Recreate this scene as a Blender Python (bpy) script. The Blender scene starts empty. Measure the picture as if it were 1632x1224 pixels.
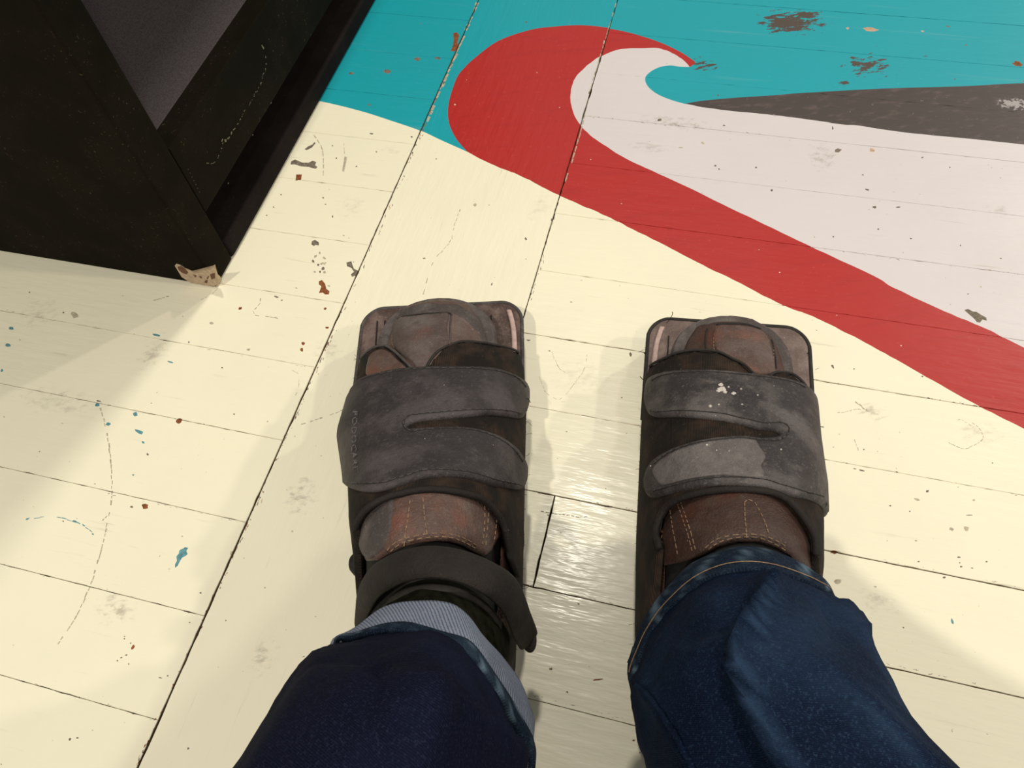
import bpy, bmesh, math, random
from math import sin, cos, pi, radians
from mathutils import Vector, Matrix, noise
from mathutils.bvhtree import BVHTree
from mathutils.geometry import delaunay_2d_cdt
random.seed(7)
sc = bpy.context.scene
COL = sc.collection

# ------------------------------------------------------------------ camera, world, lights, exposure
FPX, TH, RO, YA = 1241.0, radians(31.68), radians(-8.44), radians(21.37)
H = 0.52
_r = Vector((1, 0, 0)); _u = Vector((0, cos(TH), sin(TH))); BACK = Vector((0, -sin(TH), cos(TH)))
RIGHT = cos(RO) * _r + sin(RO) * _u
UP = -sin(RO) * _r + cos(RO) * _u
CAM = Vector((0, 0, H))
cd = bpy.data.cameras.new('camera'); cam = bpy.data.objects.new('camera', cd); COL.objects.link(cam)
cd.sensor_width = 36.0; cd.lens = FPX / 1632.0 * 36.0; cd.clip_start = 0.01
M4 = Matrix((RIGHT, UP, BACK)).transposed().to_4x4(); M4.translation = CAM
cam.matrix_world = M4
sc.camera = cam

world = bpy.data.worlds.new('world'); sc.world = world; world.use_nodes = True
bg = world.node_tree.nodes['Background']
bg.inputs[0].default_value = (1.0, 0.97, 0.91, 1); bg.inputs[1].default_value = 0.40

def lamp(name, loc, power, size, col=(1.0, 0.93, 0.80)):
    d = bpy.data.lights.new(name, 'AREA'); d.shape = 'DISK'; d.size = size; d.energy = power; d.color = col
    o = bpy.data.objects.new(name, d); COL.objects.link(o); o.location = loc
    o.rotation_euler = (Vector((0, 0.3, 0)) - Vector(loc)).to_track_quat('-Z', 'Y').to_euler()
    return o
lamp('ceiling_lamp', (0.17, 1.10, 2.6), 31, 0.15)
lamp('ceiling_lamp', (-0.865, -1.045, 2.7), 44, 0.09)
lamp('ceiling_lamp', (2.7, -0.4, 2.5), 34, 0.14)
lamp('ceiling_lamp', (0.55, -1.3, 2.7), 14, 0.16)
lamp('ceiling_lamp', (3.5, 2.3, 2.6), 62, 0.16)
sc.view_settings.view_transform = 'Standard'; sc.view_settings.look = 'None'
sc.view_settings.gamma = 1.0; sc.view_settings.use_curve_mapping = False
sc.view_settings.exposure = -0.36

# ------------------------------------------------------------------ helpers
def P(x, y, z=0.0):
    """point at height z that the photograph shows at pixel x, y"""
    d = (x - 816) / FPX * RIGHT - (y - 612) / FPX * UP - BACK
    return CAM + d * ((z - H) / d.z)
def W2I(p):
    q = p - CAM; dd = -q.dot(BACK)
    return 816 + FPX * q.dot(RIGHT) / dd, 612 - FPX * q.dot(UP) / dd
D1 = Vector((sin(YA), cos(YA), 0)); D2 = Vector((cos(YA), -sin(YA), 0))   # along the header board / across it
def BD(c, a, z=0.0): return D2 * c + D1 * a + Vector((0, 0, z))
def toB(p): return (p.dot(D2), p.dot(D1))

def mesh_obj(name, verts, faces, mats, parent=None, midx=None, smooth=False, uvs=None):
    me = bpy.data.meshes.new(name)
    me.from_pydata([tuple(v) for v in verts], [], faces)
    for m in (mats if isinstance(mats, (list, tuple)) else [mats]): me.materials.append(m)
    if midx: me.polygons.foreach_set('material_index', midx)
    if smooth: me.polygons.foreach_set('use_smooth', [True] * len(me.polygons))
    if uvs is not None:
        l = me.uv_layers.new(name='UVMap')
        for lp in me.loops: l.data[lp.index].uv = uvs[lp.vertex_index]
    me.update()
    o = bpy.data.objects.new(name, me); COL.objects.link(o)
    if parent: o.parent = parent
    return o
def bm_obj(name, bm, mats, parent=None, smooth=False):
    bmesh.ops.recalc_face_normals(bm, faces=bm.faces[:])
    me = bpy.data.meshes.new(name); bm.to_mesh(me); bm.free()
    for m in (mats if isinstance(mats, (list, tuple)) else [mats]): me.materials.append(m)
    if smooth: me.polygons.foreach_set('use_smooth', [True] * len(me.polygons))
    o = bpy.data.objects.new(name, me); COL.objects.link(o)
    if parent: o.parent = parent
    return o
def empty(name, label=None, cat=None):
    o = bpy.data.objects.new(name, None); COL.objects.link(o); o.empty_display_size = 0.05
    if label: o['label'] = label
    if cat: o['category'] = cat
    return o

# ------------------------------------------------------------------ materials
class NT:
    def __init__(s, name):
        s.m = bpy.data.materials.new(name); s.m.use_nodes = True; s.t = s.m.node_tree; s.n = s.t.nodes; s.l = s.t.links
        s.b = s.n['Principled BSDF']
    def new(s, k, **kw):
        nd = s.n.new(k)
        for a, v in kw.items(): setattr(nd, a, v)
        return nd
    def put(s, sock, v):
        if isinstance(v, bpy.types.NodeSocket): s.l.new(v, sock)
        else:
            if isinstance(v, (tuple, list)) and len(v) == 3 and sock.type == 'RGBA': v = (*v, 1)
            sock.default_value = v
    def math(s, op, a, b=0.0, c=None, clamp=False):
        n = s.new('ShaderNodeMath', operation=op); n.use_clamp = clamp
        s.put(n.inputs[0], a); s.put(n.inputs[1], b)
        if c is not None: s.put(n.inputs[2], c)
        return n.outputs[0]
    def mix(s, f, a, b, mode='MIX'):
        n = s.new('ShaderNodeMix', data_type='RGBA', blend_type=mode)
        s.put(n.inputs[0], f); s.put(n.inputs[6], a); s.put(n.inputs[7], b); return n.outputs[2]
    def noise(s, vec, scale, detail=3, rough=0.6):
        n = s.new('ShaderNodeTexNoise'); s.l.new(vec, n.inputs['Vector']); n.inputs['Scale'].default_value = scale
        n.inputs['Detail'].default_value = detail; n.inputs['Roughness'].default_value = rough; return n.outputs[0]
    def map(s, vec, rot=(0, 0, 0), scale=(1, 1, 1), loc=(0, 0, 0)):
        n = s.new('ShaderNodeMapping'); s.l.new(vec, n.inputs[0]); n.inputs[1].default_value = loc
        n.inputs[2].default_value = rot; n.inputs[3].default_value = scale; return n.outputs[0]
    def step(s, v, a, b):
        n = s.new('ShaderNodeMapRange'); n.interpolation_type = 'SMOOTHSTEP'; s.put(n.inputs[0], v)
        n.inputs[1].default_value = a; n.inputs[2].default_value = b; return n.outputs[0]
    def pos(s): return s.new('ShaderNodeNewGeometry').outputs['Position']
    def uv(s): return s.new('ShaderNodeUVMap').outputs[0]
    def bump(s, h, strength=0.3, dist=0.001):
        n = s.new('ShaderNodeBump'); n.inputs['Strength'].default_value = strength; n.inputs['Distance'].default_value = dist
        s.put(n.inputs['Height'], h); s.l.new(n.outputs[0], s.b.inputs['Normal']); return n
    def ellipse(s, posv, centre, rx, ry, ang=0.0):
        """1 inside, falling to 0 at the rim of an ellipse on the floor"""
        v = s.new('ShaderNodeVectorMath', operation='SUBTRACT'); s.l.new(posv, v.inputs[0]); v.inputs[1].default_value = centre
        mp = s.map(v.outputs[0], rot=(0, 0, -ang)); mp2 = s.map(mp, scale=(1 / rx, 1 / ry, 0))
        ln = s.new('ShaderNodeVectorMath', operation='LENGTH'); s.l.new(mp2, ln.inputs[0])
        return s.math('SUBTRACT', 1.0, ln.outputs['Value'], clamp=True)

def paint(name, col, rough=0.38, kind='cream'):
    t = NT(name); uv = t.uv(); pos = t.pos()
    grain = t.noise(t.map(uv, scale=(12, 260, 1)), 1.0, 4, 0.65)
    grain2 = t.noise(t.map(uv, scale=(5, 90, 1)), 1.0, 3)
    cloud = t.noise(pos, 9.0, 4)
    speck = t.noise(pos, 260.0, 3)
    base = t.mix(t.math('MULTIPLY', t.step(cloud, 0.35, 0.7), 0.5), col, tuple(c * 0.93 for c in col))
    # thin dark grain lines where the paint has worn
    if kind in ('cream', 'white'):
        lines = t.math('MULTIPLY', t.step(grain, 0.60, 0.72), t.step(t.noise(pos, 14.0, 3), 0.48, 0.66))
        base = t.mix(t.math('MULTIPLY', lines, 0.5), base, (0.42, 0.38, 0.30))
        sp = t.math('MULTIPLY', t.step(speck, 0.70, 0.75), t.step(t.noise(pos, 22.0, 2), 0.46, 0.6))
        base = t.mix(t.math('MULTIPLY', sp, 0.7), base, (0.20, 0.17, 0.13))
        for (x, y, rx, ry, amt) in SCUFF:
            e = t.ellipse(pos, tuple(P(x, y)), rx, ry, -YA)
            nn = t.noise(t.map(pos, rot=(0, 0, YA), scale=(120, 210, 1)), 1.0, 4, .7)
            mk = t.math('MULTIPLY', t.step(t.math('ADD', nn, t.math('MULTIPLY', e, 0.22)), 0.58, 0.86), t.step(e, 0.0, 0.6))
            base = t.mix(t.math('MULTIPLY', mk, amt), base, (0.30, 0.26, 0.21))
    if kind == 'teal':
        fl = t.math('MULTIPLY', t.step(speck, 0.62, 0.8), 0.25)
        base = t.mix(fl, base, (0.12, 0.50, 0.52))
        wear_light = t.math('MULTIPLY', t.step(grain2, 0.60, 0.75), 0.18)
        base = t.mix(wear_light, base, (0.25, 0.42, 0.42))
        nn = t.noise(t.map(pos, rot=(0, 0, YA - 0.1), scale=(75, 200, 1)), 1.0, 5, 0.72)
        for (x, y, rx, ry, a) in TEALSCUFF:
            e = t.ellipse(pos, tuple(P(x, y)), rx, ry, -0.25)
            mk = t.step(t.math('ADD', nn, t.math('MULTIPLY', e, a)), 0.70, 0.73)
            base = t.mix(t.math('MULTIPLY', mk, t.step(e, 0.0, 0.02)), base, (0.075, 0.055, 0.045))
    if kind == 'red':
        fl = t.math('MULTIPLY', t.step(speck, 0.60, 0.8), 0.35)
        base = t.mix(fl, base, (0.62, 0.12, 0.09))
        dk = t.math('MULTIPLY', t.step(t.noise(t.map(pos, rot=(0, 0, YA), scale=(20, 110, 1)), 1.0, 4), 0.5, 0.75), 0.35)
        base = t.mix(dk, base, (0.30, 0.018, 0.018))
    if kind == 'black':
        fl = t.math('MULTIPLY', t.step(t.noise(t.map(pos, rot=(0, 0, YA), scale=(60, 160, 1)), 1.0, 4), 0.5, 0.75), 0.55)
        base = t.mix(fl, base, (0.14, 0.10, 0.09))
        e = t.ellipse(pos, tuple(P(1615, 165)), 0.022, 0.012, -0.2)
        base = t.mix(t.math('MULTIPLY', t.step(t.math('ADD', speck, t.math('MULTIPLY', e, 0.4)), 0.68, 0.75), 0.7), base, (0.45, 0.42, 0.42))
    t.put(t.b.inputs['Base Color'], base)
    rr = t.math('ADD', t.math('MULTIPLY', cloud, 0.25), rough - 0.12)
    t.put(t.b.inputs['Roughness'], rr)
    t.b.inputs['Specular IOR Level'].default_value = 0.42
    t.b.inputs['Coat Weight'].default_value = .12; t.b.inputs['Coat Roughness'].default_value = .14
    hgt = t.math('ADD', t.math('MULTIPLY', t.noise(t.map(uv, scale=(22, 130, 1)), 1.0, 3), 1.0), t.math('MULTIPLY', cloud, 1.2))
    bn = t.bump(hgt, 0.36, 0.0012); t.l.new(bn.outputs[0], t.b.inputs['Coat Normal'])
    return t.m
SCUFF = [(480, 790, .020, .022, .55), (185, 970, .024, .016, .6), (560, 330, .02, .03, .2), (245, 560, .018, .03, .5), (60, 500, .03, .03, .3),
         (1560, 690, .022, .014, .35), (1310, 250, .02, .03, .55), (1590, 335, .016, .012, .4), (520, 560, .02, .02, .35), (860, 330, .02, .03, .2),
         (420, 1045, .015, .02, .5), (1075, 195, .06, .014, .55), (1035, 235, .03, .012, .35), (1390, 655, .018, .012, .5), (930, 600, .04, .03, .2),
         (1400, 960, .02, .015, .35), (620, 240, .02, .01, .2), (90, 640, .06, .02, .3)]
TEALSCUFF = [(1258, 36, .052, .030, .40), (1282, 24, .026, .013, .40), (1385, 104, .044, .026, .30), (1120, 104, .030, .020, .27), (1345, 132, .02, .006, .26), (1480, 92, .012, .006, .22)]
m_cream = paint('cream_floor_paint', (0.84, 0.80, 0.625), 0.40)
m_teal = paint('turquoise_floor_paint', (0.004, 0.325, 0.395), 0.5, 'teal')
m_red = paint('red_floor_paint', (0.42, 0.021, 0.019), 0.42, 'red')
m_white = paint('pinkish_white_floor_paint', (0.65, 0.605, 0.62), 0.42, 'white')
m_black = paint('charcoal_floor_paint', (0.060, 0.045, 0.043), 0.5, 'black')
def plain(name, col, rough=0.6, var=0.25, scale=300, bump=0.2, spec=0.4):
    t = NT(name); pos = t.pos(); n = t.noise(pos, scale, 4)
    t.put(t.b.inputs['Base Color'], t.mix(t.step(n, 0.3, 0.75), tuple(c * (1 - var) for c in col), tuple(min(1, c * (1 + var)) for c in col)))
    t.b.inputs['Roughness'].default_value = rough; t.b.inputs['Specular IOR Level'].default_value = spec
    t.bump(n, bump, 0.0006); return t.m
m_russet = plain('bare_russet_chip', (0.22, 0.065, 0.02), 0.7, 0.35)
m_blue = plain('old_blue_paint_chip', (0.10, 0.27, 0.31), 0.6, 0.3)
m_dirt = plain('ground_in_dirt', (0.17, 0.14, 0.105), 0.8, 0.4)
m_smear = plain('pale_grey_smear', (0.44, 0.39, 0.29), 0.7, 0.25)
m_tan = plain('bare_tan_wood_chip', (0.50, 0.33, 0.22), 0.7, 0.2)
m_pale = plain('pale_paint_edge', (0.80, 0.76, 0.62), 0.5, 0.1)
m_side = plain('plank_edge_wood', (0.30, 0.20, 0.11), 0.85, 0.4)
m_sub = plain('subfloor_grime', (0.10, 0.065, 0.035), 0.95, 0.4)
FM = [m_cream, m_teal, m_red, m_white, m_black, m_russet, m_blue, m_dirt, m_smear, m_tan, m_pale, m_side]

# ------------------------------------------------------------------ mural outlines (floor coordinates)
def fl(pts): return [P(x, y).xy for x, y in pts]
tealcream = [(-500, 45), (-100, 85), (200, 112), (400, 140), (507, 160.5), (573.5, 176.5), (622.5, 192), (669, 208), (701, 223), (745, 242.6)]
redlow = [(745, 242.6), (789, 265), (826, 279), (863, 298), (905, 318), (960, 341), (1000, 361), (1060, 391), (1120, 422), (1180, 451), (1250, 487), (1290, 502), (1330, 521), (1379, 546), (1428, 573), (1487, 607), (1560, 647.5), (1631.5, 683), (1800, 775), (2300, 1040)]
redout = [(745, 242.6), (728, 223), (717, 201), (714, 181), (717, 157), (728, 125), (740, 109), (757, 93), (794, 66), (843, 49), (880, 43.5), (929, 41), (978, 46.6), (1015, 55), (1051.6, 67), (1083.4, 82), (1100.6, 93), (1108, 99), (1103, 104), (1099, 106.6)]
whiteout = [(1099, 106.6), (1093, 99), (1081, 89.5), (1064, 81), (1046.7, 76), (1027, 76.5), (990, 78), (961, 88), (936, 105), (917, 125), (909.4, 147), (910.6, 169), (919, 191), (936, 211), (961, 230), (997.6, 252.5), (1039, 272), (1095.7, 298), (1165, 332), (1232, 364), (1300.6, 396.6), (1393, 439.5), (1424, 458), (1506, 496), (1547.6, 513), (1578.5, 527), (1631.7, 554.4), (1900, 690), (2400, 930)]
notch = [(1099, 106.6), (1083.4, 106), (1068.7, 104), (1051.6, 106.6), (1036.9, 114), (1028.3, 124), (1032, 137), (1046.7, 149.5), (1068.7, 159), (1090.8, 165.4)]
blacktop = [(1090.8, 165.4), (1120, 160.5), (1174, 155.6), (1232, 152), (1280, 148), (1403.6, 141), (1538, 137), (1632, 132), (2000, 117), (2600, 95)]
blackbot = [(1090.8, 165.4), (1125, 171.6), (1162, 176.5), (1198.6, 180), (1247.6, 185), (1293, 191), (1342, 198.5), (1367, 200), (1440, 211), (1538, 220.6), (1632, 230.4), (2000, 275), (2600, 350)]
def smooth(pts, n=4):
    """Catmull-Rom through 2-D points"""
    out = []
    for i in range(len(pts) - 1):
        p0 = pts[max(i - 1, 0)]; p1 = pts[i]; p2 = pts[i + 1]; p3 = pts[min(i + 2, len(pts) - 1)]
        for k in range(n):
            t = k / n; t2 = t * t; t3 = t2 * t
            out.append(0.5 * ((2 * p1) + (-p0 + p2) * t + (2 * p0 - 5 * p1 + 4 * p2 - p3) * t2 + (-p0 + 3 * p1 - 3 * p2 + p3) * t3))
    out.append(pts[-1]); return out
def wob(pts, amp):
    return [p if i in (0, len(pts) - 1) else p + Vector((noise.noise((p.x * 150, p.y * 150, 3)), noise.noise((p.x * 150, p.y * 150, 9)))) * amp for i, p in enumerate(pts)]
L_tc = smooth(fl(tealcream)); L_rl = wob(smooth(fl(redlow), 6), .0008); L_ro = smooth(fl(redout), 4)
L_wo = wob(smooth(fl(whiteout), 5), .0006); L_no = smooth(fl(notch), 4); L_bt = smooth(fl(blacktop), 3); L_bb = wob(smooth(fl(blackbot), 6), .0006)
FAR = 6.0
poly_cream = L_tc[:-1] + L_rl + [Vector((FAR, -FAR)), Vector((-FAR, -FAR)), Vector((-FAR, L_tc[0].y))]
poly_black = L_bt + list(reversed(L_bb))
poly_white = L_wo + [L_bb[-1]] + list(reversed(L_bb))[1:-1] + list(reversed(L_no))[0:-1]
poly_red = L_ro[:-1] + L_wo + list(reversed(L_rl))[:-1]
def inside(p, poly):
    c = False; x, y = p[0], p[1]; n = len(poly); j = n - 1
    for i in range(n):
        xi, yi = poly[i]; xj, yj = poly[j]
        if (yi > y) != (yj > y) and x < (xj - xi) * (y - yi) / (yj - yi) + xi: c = not c
        j = i
    return c
def region(p):
    if inside(p, poly_black): return 4
    if inside(p, poly_white): return 3
    if inside(p, poly_red): return 2
    if inside(p, poly_cream): return 0
    return 1
# chips, smears and scratches: (outline, material)
marks = []
def blob(x, y, rx, ry, ang, mat, n=9, jag=0.45):
    """irregular chip centred at a photographed spot; radii in pixels there"""
    pts = []; ph = random.random() * 6; rx *= .8; ry *= .8
    for k in range(n):
        a = 2 * pi * k / n + random.uniform(-.2, .2); rr = 1 - jag * random.random()
        dx, dy = cos(a) * rx * rr, sin(a) * ry * rr
        pts.append(P(x + dx * cos(ang) - dy * sin(ang), y + dx * sin(ang) + dy * cos(ang)).xy)
    marks.append((pts, mat))
def shape(pts, mat): marks.append((fl(pts), mat))
def stroke(pts, w, mat, dash=1.0, seg=9, jit=0.8):
    v = smooth([Vector(p) for p in pts], 12); L = 0; last = v[0]; start = v[0]; prev = v[0]
    out = [v[0]]
    for q in v[1:]:
        if (q - out[-1]).length >= seg: out.append(q)
    for a, b in zip(out[:-1], out[1:]):
        if random.random() > dash: continue
        d = (b - a); nrm = Vector((-d.y, d.x)).normalized(); e = a.lerp(b, random.uniform(.6, 1.0)); w1 = w * random.uniform(.5, 1); j = nrm * random.uniform(-jit, jit)
        shape([tuple(a + nrm * w1 / 2 + j), tuple(a - nrm * w1 / 2 + j), tuple(e - nrm * w1 * .3 + j), tuple(e + nrm * w1 * .4 + j)], mat)
R_, B_, D_, S_, T_, PL_ = 5, 6, 7, 8, 9, 10
shape([(508, 448), (513, 446), (518, 452), (520, 460), (525, 464), (524, 469), (518, 469), (514, 466), (508, 467), (510, 462), (512, 456), (508, 453)], R_)
shape([(472, 278), (481, 278), (480, 286), (471, 288)], R_)
shape([(464, 257), (470, 254), (482, 259), (492, 259), (498, 256), (504, 258), (502, 263), (506, 266), (503, 269), (492, 266), (480, 265), (470, 262), (463, 262)], D_)
shape([(498, 230), (501, 226), (503, 228), (497, 235), (489, 239), (485, 238), (491, 233)], D_)
shape([(549, 249), (553, 250), (551, 262), (548, 274), (545, 272), (547, 262)], S_)
shape([(497, 384), (502, 382), (508, 386), (508, 391), (503, 390), (500, 392), (496, 389)], D_)
shape([(552, 418), (560, 416), (562, 423), (564, 428), (572, 432), (570, 438), (561, 441), (559, 437), (564, 433), (560, 427), (553, 424)], D_)
for a in [(383, 491, 5, 3, -.4, R_), (440, 473, 6, 2, .2, D_), (518, 492, 4, 3, 0, R_), (521, 522, 5, 3, 0, R_), (483, 547, 4, 4, 0, R_), (481, 557, 4, 5, 0, R_),
          (286, 671, 8, 6, 0, R_), (231, 807, 9, 6, 0, R_), (210, 808, 4, 3, 0, D_), (212, 1031, 4, 7, .4, R_), (201, 1044, 3, 2, 0, D_), (193, 1048, 3, 2, 0, D_), (187, 1053, 2, 2, 0, D_), (205, 1058, 2, 2, 0, D_),
          (198, 1018, 2, 2, 0, D_), (111, 1178, 3, 4, 0, D_), (123, 1176, 3, 2, 0, D_), (101, 498, 3, 2, 0, D_), (119, 502, 9, 7, .5, S_), (337, 515, 5, 3, 0, S_), (396, 557, 5, 3, 0, S_),
          (18, 523, 6, 5, 0, B_), (13, 550, 6, 4, 0, B_), (3, 590, 4, 4, 0, B_), (250, 534, 10, 3, .25, B_), (272, 577, 8, 2, .3, B_), (155, 645, 6, 5, 0, B_), (172, 676, 6, 5, 0, B_),
          (216, 660, 6, 5, 0, B_), (222, 688, 11, 5, .4, B_), (228, 705, 5, 3, .6, B_), (301, 545, 2, 3, 0, D_), (235, 724, 3, 3, 0, D_), (373, 660, 2, 2, 0, D_), (212, 757, 3, 2, 0, B_), (354, 586, 2, 2, 0, D_),
          (44, 827, 6, 2, -.4, B_), (120, 831, 8, 2, .4, B_), (133, 837, 5, 2, .5, B_), (148, 851, 3, 2, .4, B_), (157, 639, 7, 2, .2, D_),
          (300, 1193, 3, 3, 0, D_), (320, 945, 3, 2, 0, D_), (302, 992, 2, 1.5, 0, D_), (255, 1080, 5, 1.5, .2, D_), (267, 1077, 2, 2, 0, D_), (370, 882, 6, 5, 0, S_), (360, 989, 2, 2, 0, D_),
          (617, 114, 9, 5, 0, D_), (698, 93, 9, 3, .2, D_), (665, 94, 8, 5, 0, D_), (560, 117, 7, 3, 0, D_), (588, 167, 6, 2, 0, D_), (839, 36, 3, 2, 0, D_), (1051, 191, 4.5, 3.5, 0, D_), (1154, 200, 3, 2, 0, D_),
          (1388, 47, 17, 5, .1, T_), (1351, 45, 4, 3, 0, T_), (1622, 101, 12, 6, .2, R_), (1336, 240, 9, 5, -.3, D_), (1390, 239, 8, 5, .2, T_), (1470, 251, 4, 2, -.5, D_), (1327, 204, 2, 4, 0, D_),
          (1478, 783, 5, 2.5, -.2, D_), (1461, 796, 7, 3, .2, S_), (1516, 843, 6, 5, 0, S_), (1540, 842, 7, 6, .5, S_), (1552, 797, 4, 3, 0, S_), (1419, 806, 3, 2, 0, D_), (1374, 750, 8, 2, .2, D_), (1362, 747, 4, 1.5, .2, D_),
          (1545, 821, 9, 1.2, 0, D_), (1528, 888, 4, 2, .1, D_), (1532, 903, 4, 2, 0, D_), (1464, 895, 3, 2, 0, D_), (1505, 920, 4, 2.5, -.2, D_), (1330, 880, 10, 4, .1, R_), (1335, 927, 11, 8, 0, S_), (1518, 990, 3, 8, -.3, B_),
          (1460, 862, 3, 1.6, 0, D_), (1450, 815, 2, 2, 0, D_), (1377, 716, 2, 2, 0, D_), (1361, 588, 2.5, 1.5, 0, D_), (1327, 584, 3, 6, -.6, D_), (878, 1066, 4, 3, 0, D_), (904, 1103, 3, 2.5, 0, D_), (953, 1083, 14, 2, -.12, R_),
          (1010, 1180, 4, 3, 0, R_), (757, 327, 5, 4, 0, S_), (838, 381, 3, 4, -.4, D_), (784, 453, 1.5, 4, .3, D_), (676, 412, 3, 2, 0, D_), (1005, 565, 3, 6, 0, D_), (842, 542, 5, 2, .1, D_), (1230, 303, 3, 3, 0, D_),
          (1205, 267, 3, 2, 0, D_), (1140, 264, 3, 2, 0, D_), (1120, 228, 4, 3, .4, S_), (1085, 235, 6, 1.5, 0, S_), (1394, 330, 5, 3, .2, D_), (1382, 302, 5, 2, .3, D_), (1432, 330, 6, 1.5, 0, D_), (1400, 365, 2.5, 2, 0, D_),
          (1531, 391, 2, 2, 0, D_), (1452, 380, 3, 2, 0, D_), (1470, 600, 3, 1.5, 0, D_), (530, 232, 2, 1.5, 0, D_), (536, 252, 2, 2, 0, D_), (568, 265, 2, 2, 0, D_), (600, 242, 2, 2, 0, D_), (592, 213, 5, 2, .2, D_), (656, 218, 3, 2, 0, D_),
          (448, 310, 2, 2, 0, D_), (515, 315, 2.5, 2, 0, D_), (530, 345, 2, 3, 0, D_), (436, 330, 2, 1.5, 0, D_), (425, 343, 2, 1.5, 0, D_), (1270, 900, 4, 3, 0, S_), (1395, 935, 4, 2, 0, S_), (1440, 1000, 2, 2, 0, D_)]:
    blob(*a)
shape([(286, 877), (292, 874), (295, 872), (300, 873), (297, 878), (299, 883), (296, 886), (290, 889), (286, 896), (283, 902), (279, 905), (279, 899), (282, 894), (281, 887), (285, 882)], B_)
shape([(1537, 494), (1543, 492), (1550, 496), (1557, 497), (1563, 501), (1572, 506), (1573, 511), (1566, 509), (1562, 514), (1557, 513), (1552, 507), (1546, 502)], D_)
shape([(722, 53), (728, 51), (732, 56), (729, 68), (731, 75), (724, 82), (718, 81), (722, 72), (723, 63)], R_)
# dirt blotch by the cabinet corner
for k in range(16):
    a = random.random() * 6.28; q = random.random() ** .6
    blob(510 + 12 * q * cos(a), 421 + 18 * q * sin(a), random.uniform(2, 5), random.uniform(2, 4), random.random() * 3, random.choice([D_, S_, S_, PL_]))
stroke([(160, 650), (170, 690), (177, 740), (178, 790), (172, 830), (160, 880), (145, 930), (120, 985), (90, 1030)], 3.0, S_, .9, 7)
stroke([(45, 827), (80, 824), (112, 829), (140, 842), (150, 850)], 2, B_, .5, 7)
stroke([(160, 836), (165, 828), (172, 820)], 2, D_, .8, 6)
stroke([(500, 215), (514, 240), (515, 290)], 2.0, S_, .9, 8, .2)
stroke([(548, 228), (549, 250)], 1.4, S_, 1, 6, .2)
stroke([(480, 676), (520, 664), (550, 652)], 2.2, S_, .8, 7)
stroke([(416, 468), (414, 484), (402, 500), (430, 505), (445, 508)], 1.3, D_, .9, 7, .3)
stroke([(466, 590), (476, 598), (475, 620), (470, 632)], 1.3, S_, .8, 6)
stroke([(1512, 705), (1535, 715), (1555, 708), (1567, 697), (1562, 684), (1548, 673)], 1.6, S_, .95, 6)
stroke([(1548, 678), (1530, 668), (1520, 672)], 1.2, S_, .8, 6)
stroke([(1335, 658), (1352, 656), (1365, 652), (1390, 657)], 1.3, S_, .9, 6)
stroke([(1363, 640), (1376, 650), (1385, 656)], 3, S_, .9, 6)
stroke([(1362, 700), (1366, 712), (1368, 720)], 1.6, S_, .9, 6)
stroke([(862, 815), (880, 818), (905, 821), (925, 824), (940, 822)], 1.6, D_, .9, 6, .3)
stroke([(860, 600), (870, 625), (890, 638), (905, 640)], 1.1, S_, .8, 6)
stroke([(880, 560), (890, 585), (910, 600)], 1.1, S_, .8, 6)
stroke([(935, 565), (930, 590), (905, 625), (885, 640)], 1.1, S_, .8, 6)
stroke([(675, 470), (690, 420), (718, 385), (721, 370), (735, 330)], 1.6, S_, .6, 6)
stroke([(238, 480), (262, 474), (275, 472)], 1.2, D_, .8, 6)
stroke([(320, 477), (335, 470), (350, 455)], 1.1, S_, .8, 6)
stroke([(585, 640), (600, 625)], 1.2, S_, .9, 6)
stroke([(762, 5), (735, 68), (713, 118), (694, 160), (676, 207)], 6, S_, .85, 6, 1.2)
stroke([(764, 1), (736, 62), (714, 116), (696, 157), (673, 211)], 2.4, D_, .5, 6, .8)
stroke([(982, 6), (958, 86), (940, 147), (929, 196), (912, 257), (899, 294)], 2.6, S_, .8, 6, .6)
stroke([(940, 147), (929, 196)], 3.2, D_, .35, 6, .6)
def crumble(pts, n, mats, w=1.6, off=1.6):
    v = smooth([Vector(p) for p in pts], 10)
    for q in range(n):
        k = random.randrange(len(v) - 1); a = v[k].lerp(v[k + 1], random.random()); d = v[k + 1] - v[k]
        ang = math.atan2(d.y, d.x); o = random.gauss(0, off)
        blob(a.x + o * -sin(ang), a.y + o * cos(ang), random.uniform(1.5, 6.5), random.uniform(.5, 1) * w, ang + random.uniform(-.25, .25), random.choice(mats), 8, .6)
crumble([(672, 212), (635, 299), (556, 475), (506, 589), (453, 705), (402, 820)], 90, [D_, D_, S_, T_, R_])
crumble([(402, 820), (327, 982), (251, 1148), (218, 1222)], 75, [D_, R_, S_, T_, D_], 2.0)
crumble([(893, 310), (865, 410), (835, 508)], 26, [D_, S_], 1.3)
for a_, b_ in (((0, 898), (327, 982)), ((0, 1075), (251, 1148)), ((0, 609), (453, 704)), ((172, 786), (393, 835)), ((0, 493), (506, 589)), ((1286, 603), (1559, 647)), ((1312, 732), (1629, 789)), ((1302, 873), (1629, 936)), ((1405, 1055), (1560, 1090)), ((1300, 395), (1630, 437)), ((936, 185), (1243, 217)), ((832, 780), (1020, 815)), ((836, 933), (1014, 970)), ((847, 1107), (1010, 1150))):
    crumble([a_, ((a_[0] + b_[0]) / 2, (a_[1] + b_[1]) / 2), b_], 14, [D_, S_], .9, .9)
# random fine nicks
for k in range(150):
    x = random.uniform(0, 1632); y = random.uniform(0, 1224); r = random.uniform(.8, 2.0)
    rg = region(P(x, y).xy)
    if rg in (0, 3): blob(x, y, r * random.uniform(1, 2.2), r, .2, random.choice([D_, S_, S_]), 6)
    elif rg == 2 and random.random() < .8: blob(x, y, r * 1.2, r, .3, random.choice([S_, PL_, T_]), 6)
    elif rg == 1: blob(x, y, r * random.uniform(1, 3.5), r, .15, random.choice([D_, D_, S_]), 6)

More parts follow.
